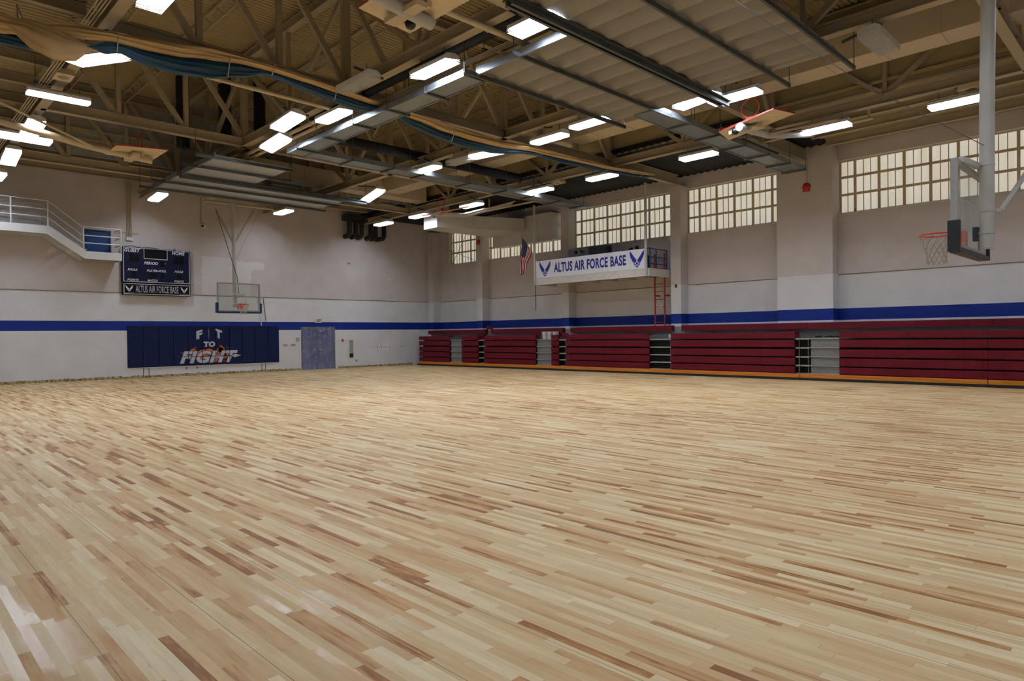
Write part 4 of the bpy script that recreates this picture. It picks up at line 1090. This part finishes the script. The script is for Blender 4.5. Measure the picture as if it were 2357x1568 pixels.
for xs, z, h in (((8.12, 8.32), 4.86, .27), ((9.85, 10.05), 4.86, .27), ((8.2,), 4.22, .18), ((9.98,), 4.22, .18), ((8.85, 9.0, 9.3), 4.22, .18), ((9.3,), 4.7, .18)):
    for x in xs:
        dg_ = B(x - .02, x + (.16 if h > .2 else .12), YS - .005, YS, z - .02, z + h + .02).build('digit_window', mat('dark_display', (7, 6, 6), .7, 0, .05, 5, 0, .12), sb)
        m = MB(); digit(m, x, z, .13 if h > .2 else .09, h); m.build('segments', SEGC, dg_)
MB().ball((9.47, YS - .01, 4.82), .018, 10, 6).build('indicator', LETS, sb)
m = MB(); m.tube([(7.9, 30.8, 5.43), (8.2, 30.8, 5.5), (8.6, 30.82, 5.44), (8.9, 30.8, 5.48), (9.3, 30.8, 5.44)], .012, 5); m.box(9.85, 9.92, 30.78, 30.84, 5.43, 5.48)
m.build('loose_wire', INK, sb)

# ------------------------------------------------------------------ end wall: catwalk stair
cw = root('catwalk', (5.6, 29.9, 4.75), 'white steel catwalk with stair running down to the blue door on the end wall', 'catwalk')
YC = 29.9
m = MB()
m.prism([(1.0, 5.9), (5.22, 5.9), (6.42, 5.05), (7.63, 5.05), (7.63, 4.75), (6.36, 4.75), (5.14, 5.6), (1.0, 5.6)], lambda u, v, w_: (u, YC + w_, v), .03); m.build('stringer', WHITE, cw)
m = MB(); m.prism([(1.0, 5.9), (5.22, 5.9), (6.42, 5.05), (6.42, 4.75), (6.36, 4.75), (5.14, 5.6), (1.0, 5.6)], lambda u, v, w_: (u, 30.86 + w_, v), .05); m.build('stringer', WHITE, cw)
m = MB(); m.box(1.0, 5.2, YC + .03, 30.86, 5.8, 5.84); m.build('walk_plate', OFFW, cw)
m = MB(); m.box(6.4, 7.6, YC + .03, 30.9, 4.95, 4.99); m.build('landing_plate', mat('dark_grating', (40, 38, 36), .6), cw)
for k in range(4):
    x = 5.34 + k * .28; z = 5.7 - k * .19
    B(x, x + .26, YC + .03, 30.86, z - .03, z).build('stair_tread', OFFW, cw)
m = MB(); m.box(7.6, 7.63, YC + .03, 30.9, 4.75, 5.05); m.build('end_plate', OFFW, cw)
rl = MB()
for d in (0, .33, .62):
    rl.tube([(1.0, YC + .02, 6.84 - d), (5.19, YC + .02, 6.84 - d)], .022, 8)
    rl.tube([(5.19, YC + .02, 6.84 - d), (6.3, YC + .02, 5.97 - d)], .02, 8)
    rl.tube([(6.33, YC + .02, 5.99 - d), (7.6, YC + .02, 5.99 - d), (7.6, 30.75, 5.99 - d)], .022, 8)
for x, z0, z1 in ((1.6, 5.9, 6.84), (2.85, 5.9, 6.84), (4.07, 5.9, 6.84), (5.19, 5.9, 6.84), (6.32, 5.05, 5.99), (7.6, 5.05, 5.99)): rl.tube([(x, YC + .02, z0 - .02), (x, YC + .02, z1)], .026, 8)
rl.build('guard_rail', WHITE, cw)
rl = MB()
for d in (0, .3, .58):
    rl.tube([(1.0, 30.84, 6.84 - d), (5.1, 30.84, 6.84 - d)], .018, 8); rl.tube([(5.1, 30.84, 6.84 - d), (6.35, 30.84, 5.9 - d)], .018, 8)
for x, z0, z1 in ((5.1, 5.9, 6.84), (6.4, 5.1, 5.88), (2.9, 5.9, 6.84)): rl.tube([(x, 30.84, z0 - .02), (x, 30.84, z1)], .022, 8)
rl.build('wall_rail', OFFW, cw)
d1 = struct(B(UX0 + .04, UX1 - .04, YE + .06, YE + .1, UZ0, UZ1 - .03).build('door_1', BLUE))
MB().tube([(7.28, YE + .05, 5.25), (7.4, YE + .03, 5.25)], .015, 8).build('door_handle', INK, d1)
m = MB(); m.box(UX0, UX0 + .04, YE, YE + .12, UZ0, UZ1); m.box(UX1 - .04, UX1, YE, YE + .12, UZ0, UZ1); m.box(UX0 + .04, UX1 - .04, YE, YE + .12, UZ1 - .04, UZ1); m.build('door_frame', BLUER, d1)

# conduits, camera, joint strips
o = root('conduit_bundle', (8.15, 30.85, 5.8), 'bundle of four thin conduits down the end wall above the scoreboard', 'conduit')
for k in range(4): MB().tube([(8.08 + k * .055, 30.87, 8.15), (8.08 + k * .055, 30.87, 5.86 + .02 * (k % 2))], .016, 6).build('conduit', PIPE, o)
m = MB(); m.box(7.7, 8.5, 30.87, 30.92, 6.02, 6.06); m.build('strut', PIPE, o)
B(8.04, 8.3, 30.84, 30.92, 5.72, 5.86).build('junction_box', OFFW, o)
cm = root('dome_camera', (11.1, 30.8, 6.6), 'white dome security camera on the end wall', 'camera')
MB().tube([(11.1, 30.86, 7.9), (11.1, 30.86, 6.78)], .045, 8).build('conduit', OFFW, cm)
MB().tube([(11.1, 30.92, 6.7), (11.1, 30.78, 6.68)], .05, 10).build('arm', WHITE, cm)
MB().ball((11.1, 30.76, 6.63), .1).build('dome', WHITE, cm); MB().ball((11.04, 30.70, 6.6), .055).build('lens', INK, cm)

# ------------------------------------------------------------------ wall pads with the FIT TO FIGHT artwork
SX = [8.02, 8.61, 9.22, 9.81, 10.41, 11.0, 11.58, 12.2, 12.79, 13.38, 13.99, 14.57]
YP = 30.86
ART = []   # (z order, material, convex polygon)
def art_text(s_, a, b, c, d, mt, order, bold=.03, shear=0, skew=0):
    for t in text_tris(s_, bold, shear): ART.append((order, mt, [(a + p * (b - a), c + q * (d - c) + skew * (p - .5)) for p, q in t]))
def art_poly(p, mt, order): ART.append((order, mt, p))
OR1 = mat('orange_flame_print', (228, 112, 20), .5, 0, .06, 6); OR2 = mat('dark_orange_print', (176, 76, 16), .5, 0, .06, 6); GRY = mat('grey_print', (104, 108, 120), .5, 0, .04, 6)
PLW = mat('pale_grey_print', (186, 190, 204), .5, 0, .04, 6); DKP = mat('dark_brown_print', (40, 30, 28), .5, 0, .04, 6)
art_text('F', 10.75, 11.03, 1.62, 1.99, PLW, 2, .06, 0, .09)
art_text('T', 11.56, 11.87, 1.62, 2.02, PLW, 2, .06, 0, -.1)
art_poly([(11.262, 1.68), (11.31, 1.68), (11.31, 2.02), (11.262, 2.02)], GRY, 2)
for z in (1.6, 1.635, 2.06, 2.1): art_poly([(11.26, z - .008), (11.31, z - .008), (11.31, z + .008), (11.26, z + .008)], GRY, 2)
art_text('TO', 11.05, 11.56, 1.245, 1.485, PLW, 2, .06)
rf = random.Random(4)
for (a, b, c, d) in ((10.45, 10.75, .98, 1.2), (10.7, 11.35, .62, 1.2), (11.1, 11.5, .85, 1.17), (11.5, 12.1, .62, 1.22), (11.65, 12.0, .95, 1.27), (11.95, 12.25, .7, 1.1), (10.2, 10.5, .7, .95), (10.8, 11.2, .52, .7), (11.4, 11.7, .55, .75)):
    n = 9; P = []
    for k in range(n):
        an = 2 * math.pi * k / n; rr = rf.uniform(.72, 1.05)
        P.append(((a + b) / 2 + (b - a) / 2 * math.cos(an) * rr, (c + d) / 2 + (d - c) / 2 * math.sin(an) * rr))
    cx_, cy_ = (a + b) / 2, (c + d) / 2
    mt = OR1 if rf.random() < .75 else OR2
    for k in range(n): art_poly([(cx_, cy_), P[k], P[(k + 1) % n]], mt, 0)
for (x, z, l, h) in ((10.62, 1.22, .16, .03), (11.06, 1.27, .14, .035), (11.25, 1.24, .1, .02), (11.72, 1.28, .2, .04), (12.05, 1.2, .12, .03), (10.06, 1.0, .2, .03), (10.4, .72, .12, .03), (12.0, .56, .14, .03), (11.9, .6, .1, .02), (12.1, .62, .1, .03)):
    art_poly([(x, z), (x + l * .5, z - h * .5), (x + l, z - h), (x + l * .5, z + h * .6)], OR1, 0)
art_text('FIGHT', 10.02, 12.60, .505, 1.105, DKP, 1, .085, .3)
art_text('FIGHT', 10.05, 12.57, .535, 1.075, PLW, 2, .05, .3)
art_poly([(9.92, .825), (12.3, .80), (12.3, .84), (9.92, .85)], DKP, 3)
art_poly([(12.25, .82), (12.43, .72), (12.75, .835), (12.43, .92)], DKP, 3)
art_poly([(12.28, .822), (12.43, .74), (12.72, .835)], LETS, 4); art_poly([(12.28, .822), (12.72, .835), (12.43, .90)], PLW, 4)
def clip(poly, x0, x1):
    for xx, sgn in ((x0, 1), (x1, -1)):
        out = []
        for i in range(len(poly)):
            p, q = poly[i], poly[(i + 1) % len(poly)]
            a, b = sgn * (p[0] - xx), sgn * (q[0] - xx)
            if a >= 0: out.append(p)
            if a * b < 0: t = a / (a - b); out.append((xx, p[1] + (q[1] - p[1]) * t))
        poly = out
        if len(poly) < 3: return []
    return poly
PN = ['at the left end', 'second from the left', 'third from the left', 'fourth from the left', 'with most of the letter F', 'with the letters I and TO', 'under the backboard with the letter T',
      'with the grey spear tip', 'plain, just right of the spear', 'plain, second from the right end', 'at the right end']
for i in range(11):
    a, b = SX[i], SX[i + 1]
    p = root('wall_pad', (a, YP, .44), 'navy wall pad %s of the padded row' % PN[i], 'wall pad', 'navy wall pads')
    B(a + .004, b - .004, YP, YE, .44, 2.18).build('cushion', NAVY, p, .018)
    by = {}
    for o_, mt, poly in ART:
        c = clip(poly, a + .012, b - .012)
        if c: by.setdefault(mt, MB()).flat(c, lambda u, v, k=o_: (u, YP - .0015 - .0012 * k, v))
    for mt, mb in by.items(): mb.build('lettering', mt, p)
tag(B(8.4, 14.2, YE - .05, YE, .40, .437).build('batten', OFFW), 'long white wooden batten below the navy wall pads', 'batten')
for i, (x, lb) in enumerate(((10.3, 'left one of two small outlets below the wall pads'), (10.75, 'right one of two small outlets below the wall pads'))):
    tag(B(x, x + .07, YE - .02, YE, .29, .38).build('outlet', GREYP), lb, 'outlet', 'outlets under the wall pads')
m = MB()
for x in (8.62, 8.83, 13.72, 13.9): m.box(x - .012, x + .012, YE - .015, YE, .02, .4)
tag(m.build('control_joint', mat('joint_dark_grey', (70, 68, 66), .8)), 'dark vertical joint lines in the white block below the batten', 'wall joint')  # joint lines in one even dark grey
m = MB(); m.tube([(13.82, YE - .02, 3.5), (13.95, YE - .02, 2.42)], .014, 6); tag(m.build('wall_conduit', GALVD), 'thin dark rod leaning on the wall right of the glass backboard', 'rod')
m = MB(); m.tube([(13.55, YE - .025, 3.52), (13.72, YE - .025, 2.2)], .02, 6); tag(m.build('wall_conduit', WHITE), 'thin white rod on the wall next to the glass backboard', 'rod')

# ------------------------------------------------------------------ door with taped plastic, exit sign and wall fittings
d2 = struct(B(DX0 + .06, DX1 - .06, YE + .12, YE + .16, .0, DZ - .06).build('door_2', mat('blue_double_door', (14, 36, 122), .45)))
m = MB(); m.box(DX0, DX0 + .06, YE, YE + .2, 0, DZ); m.box(DX1 - .06, DX1, YE, YE + .2, 0, DZ); m.box(DX0 + .06, DX1 - .06, YE, YE + .2, DZ - .06, DZ); m.build('door_frame', mat('navy_door_frame', (8, 18, 70), .45), d2)
B(16.655, 16.675, YE + .112, YE + .12, .02, DZ - .07).build('door_gap', INK, d2)
for x in (16.5, 16.83): B(x - .05, x + .05, YE + .08, YE + .12, .95, 1.03).build('door_handle', ALU, d2)
pf = root('plastic_sheet', (16.6, 30.9, 0), 'crumpled clear plastic film taped over the blue double door', 'plastic sheet')
m = MB(); m.smooth = True; NX, NZ = 60, 48
rp = random.Random(11); knots = [(15.78, 2.13), (16.45, 1.93), (17.5, 2.1), (16.2, 1.75), (17.45, 1.4)]
def fz(x, z):
    d = 0
    for i, (kx, kz) in enumerate(knots):
        dx, dz = x - kx, kz - z; r_ = math.hypot(dx, dz) + .05
        an = math.atan2(dx, dz + .001)
        d += .032 * math.sin(an * (9 + 2 * i) + i) * min(1, r_) * math.exp(-r_ * .55)
    return d + .012 * math.sin(x * 9 + z * 2.5) * math.sin(z * 3 + x)
vs = []
for i in range(NX + 1):
    for j in range(NZ + 1):
        x = DX0 - .02 + (DX1 - DX0 + .01) * i / NX; z = .0 + 2.14 * j / NZ
        edge = min(1, i / 4, (NX - i) / 4, (NZ - j) / 3)
        vs.append((x, YE - .03 - .02 * edge + fz(x, z) * edge - (.05 * (1 - j / 6) if j < 6 else 0), max(.004, z)))
m.add(vs, [(i * (NZ + 1) + j, (i + 1) * (NZ + 1) + j, (i + 1) * (NZ + 1) + j + 1, i * (NZ + 1) + j + 1) for i in range(NX) for j in range(NZ)])
m.build('film', FILM, pf)
m = MB()
for x, z, w_, h, an in ((16.45, 1.93, .1, .04, 0), (16.14, 1.7, .05, .22, .15), (16.36, .75, .05, .26, .25), (17.12, 2.1, .1, .04, 0)):
    c, s = math.cos(an), math.sin(an)
    m.prism([(x + u * c - v * s, z + u * s + v * c) for u, v in ((-w_ / 2, -h / 2), (w_ / 2, -h / 2), (w_ / 2, h / 2), (-w_ / 2, h / 2))], lambda u, v, q: (u, YE - .085 + q, v), .004)
m.build('tape', mat('blue_masking_tape', (20, 52, 160), .5), pf)
ex = root('exit_sign', (16.6, 30.85, 2.34), 'small white exit sign above the plastic covered door', 'exit sign')
B(16.48, 16.83, 30.86, YE, 2.34, 2.55).build('body', WHITE, ex, .01)
m = MB(); text_on(m, 'EXIT', 16.56, 16.8, 2.375, 2.515, lambda u, v: (u, 30.857, v), .03); m.build('lettering', mat('dark_red_letters', (96, 16, 18), .5), ex)
for (x, z, w_, h, lb) in ((14.8, 1.2, .22, .1, 'left grey wall grille beside the wall pads'), (15.2, 1.2, .22, .1, 'right grey wall grille next to the covered door')):
    v = root('wall_vent', (x, YE, z), lb, 'vent', 'small grey wall grilles')
    B(x, x + w_, YE - .012, YE, z, z + h).build('plate', GREYP, v)
    m = MB()
    for k in range(4): m.box(x + .015, x + w_ - .015, YE - .016, YE - .011, z + .015 + k * .022, z + .025 + k * .022)
    m.build('louvre', FRAME, v)
nt = root('notice', (15.52, YE, 1.5), 'pale grey notice sheet on the wall left of the covered door', 'notice')
B(15.45, 15.66, YE - .006, YE, 1.4, 1.62).build('sheet', mat('pale_notice', (176, 178, 180), .6), nt)
m = MB()
for k in range(5): m.flat([(15.48, 1.44 + k * .03), (15.6 + .02 * (k % 2), 1.44 + k * .03), (15.6 + .02 * (k % 2), 1.45 + k * .03), (15.48, 1.45 + k * .03)], lambda u, v: (u, YE - .0065, v))
m.build('text_lines', GREYP, nt)
fa = root('fire_alarm', (18.02, YE, 1.43), 'small red fire alarm pull beside the extinguisher cabinet', 'fire alarm')
B(17.97, 18.08, YE - .05, YE, 1.37, 1.5).build('body', RED, fa, .006); B(18.01, 18.04, YE - .056, YE - .05, 1.41, 1.46).build('lever', WHITE, fa)
fx = root('extinguisher_cabinet', (18.55, YE, .45), 'narrow white recessed cabinet with window right of the covered door', 'cabinet')
m = MB(); m.box(18.33, 18.41, YE - .03, YE, .45, 1.52); m.box(18.64, 18.72, YE - .03, YE, .45, 1.52); m.box(18.41, 18.64, YE - .03, YE, 1.44, 1.52); m.box(18.41, 18.64, YE - .03, YE, .45, .53); m.build('frame', WHITE, fx)
B(18.41, 18.64, YE - .012, YE, .78, 1.44).build('pane', mat('grey_green_glass', (150, 158, 148), .2), fx)
B(18.41, 18.64, YE - .012, YE, .53, .755).build('lower_pane', mat('dark_glass', (36, 38, 36), .2), fx)
B(18.41, 18.64, YE - .025, YE, .755, .78).build('crossbar', WHITE, fx)
tag(B(18.8, 18.88, YE - .02, YE, .3, .42).build('outlet', GREYP), 'small grey outlet low on the wall by the extinguisher cabinet', 'outlet')
random.seed(9)
m = MB()
for k in range(9): m.box(19.85 + k * .26, 19.85 + k * .26 + random.uniform(.02, .06), YE - .003, YE, 1.03 + random.uniform(-.02, .02), 1.07 + random.uniform(-.02, .02))
for x, z in ((20.3, 1.75), (20.65, 1.75), (21.0, 1.75), (20.2, .36), (20.25, .2), (20.85, .25)): m.box(x, x + .03, YE - .003, YE, z, z + .03)
o = m.build('wall_marks', mat('dark_scuff', (92, 90, 88), .8)); tag(o, 'row of dark scuff marks left on the white wall near the corner', 'marks', kind='stuff')
# repainted patch beside the far goal
rq = random.Random(21); P = []
CO = [(11.05, 3.57), (11.05, 5.3), (12.3, 5.28), (12.4, 5.18), (13.9, 5.16), (13.92, 4.88), (13.3, 4.8), (13.2, 3.57)]
for (a, b), (c, d) in zip(CO, CO[1:]):
    n = max(1, int(math.hypot(c - a, d - b) / .07))
    for k in range(n): P.append((a + (c - a) * k / n + rq.uniform(-.035, .035), max(3.57, b + (d - b) * k / n + rq.uniform(-.035, .035))))
P.append(CO[-1])
m = MB(); m.flat(P, lambda u, v: (u, YE - .002, v))
struct(m.build('trim_8', mat('fresh_paint_patch', (217, 212, 210), .55, 0, .03, 2)))
for (x, z, lb) in ((18.4, 5.44, 'small grey plate high on the end wall under the black elbows'), (20.85, 4.74, 'small white bracket on the end wall near the corner')):
    tag(B(x, x + .14, YE - .02, YE, z - .03, z + .05).build('wall_plate', GREYP if x < 19 else WHITE), lb, 'wall plate')
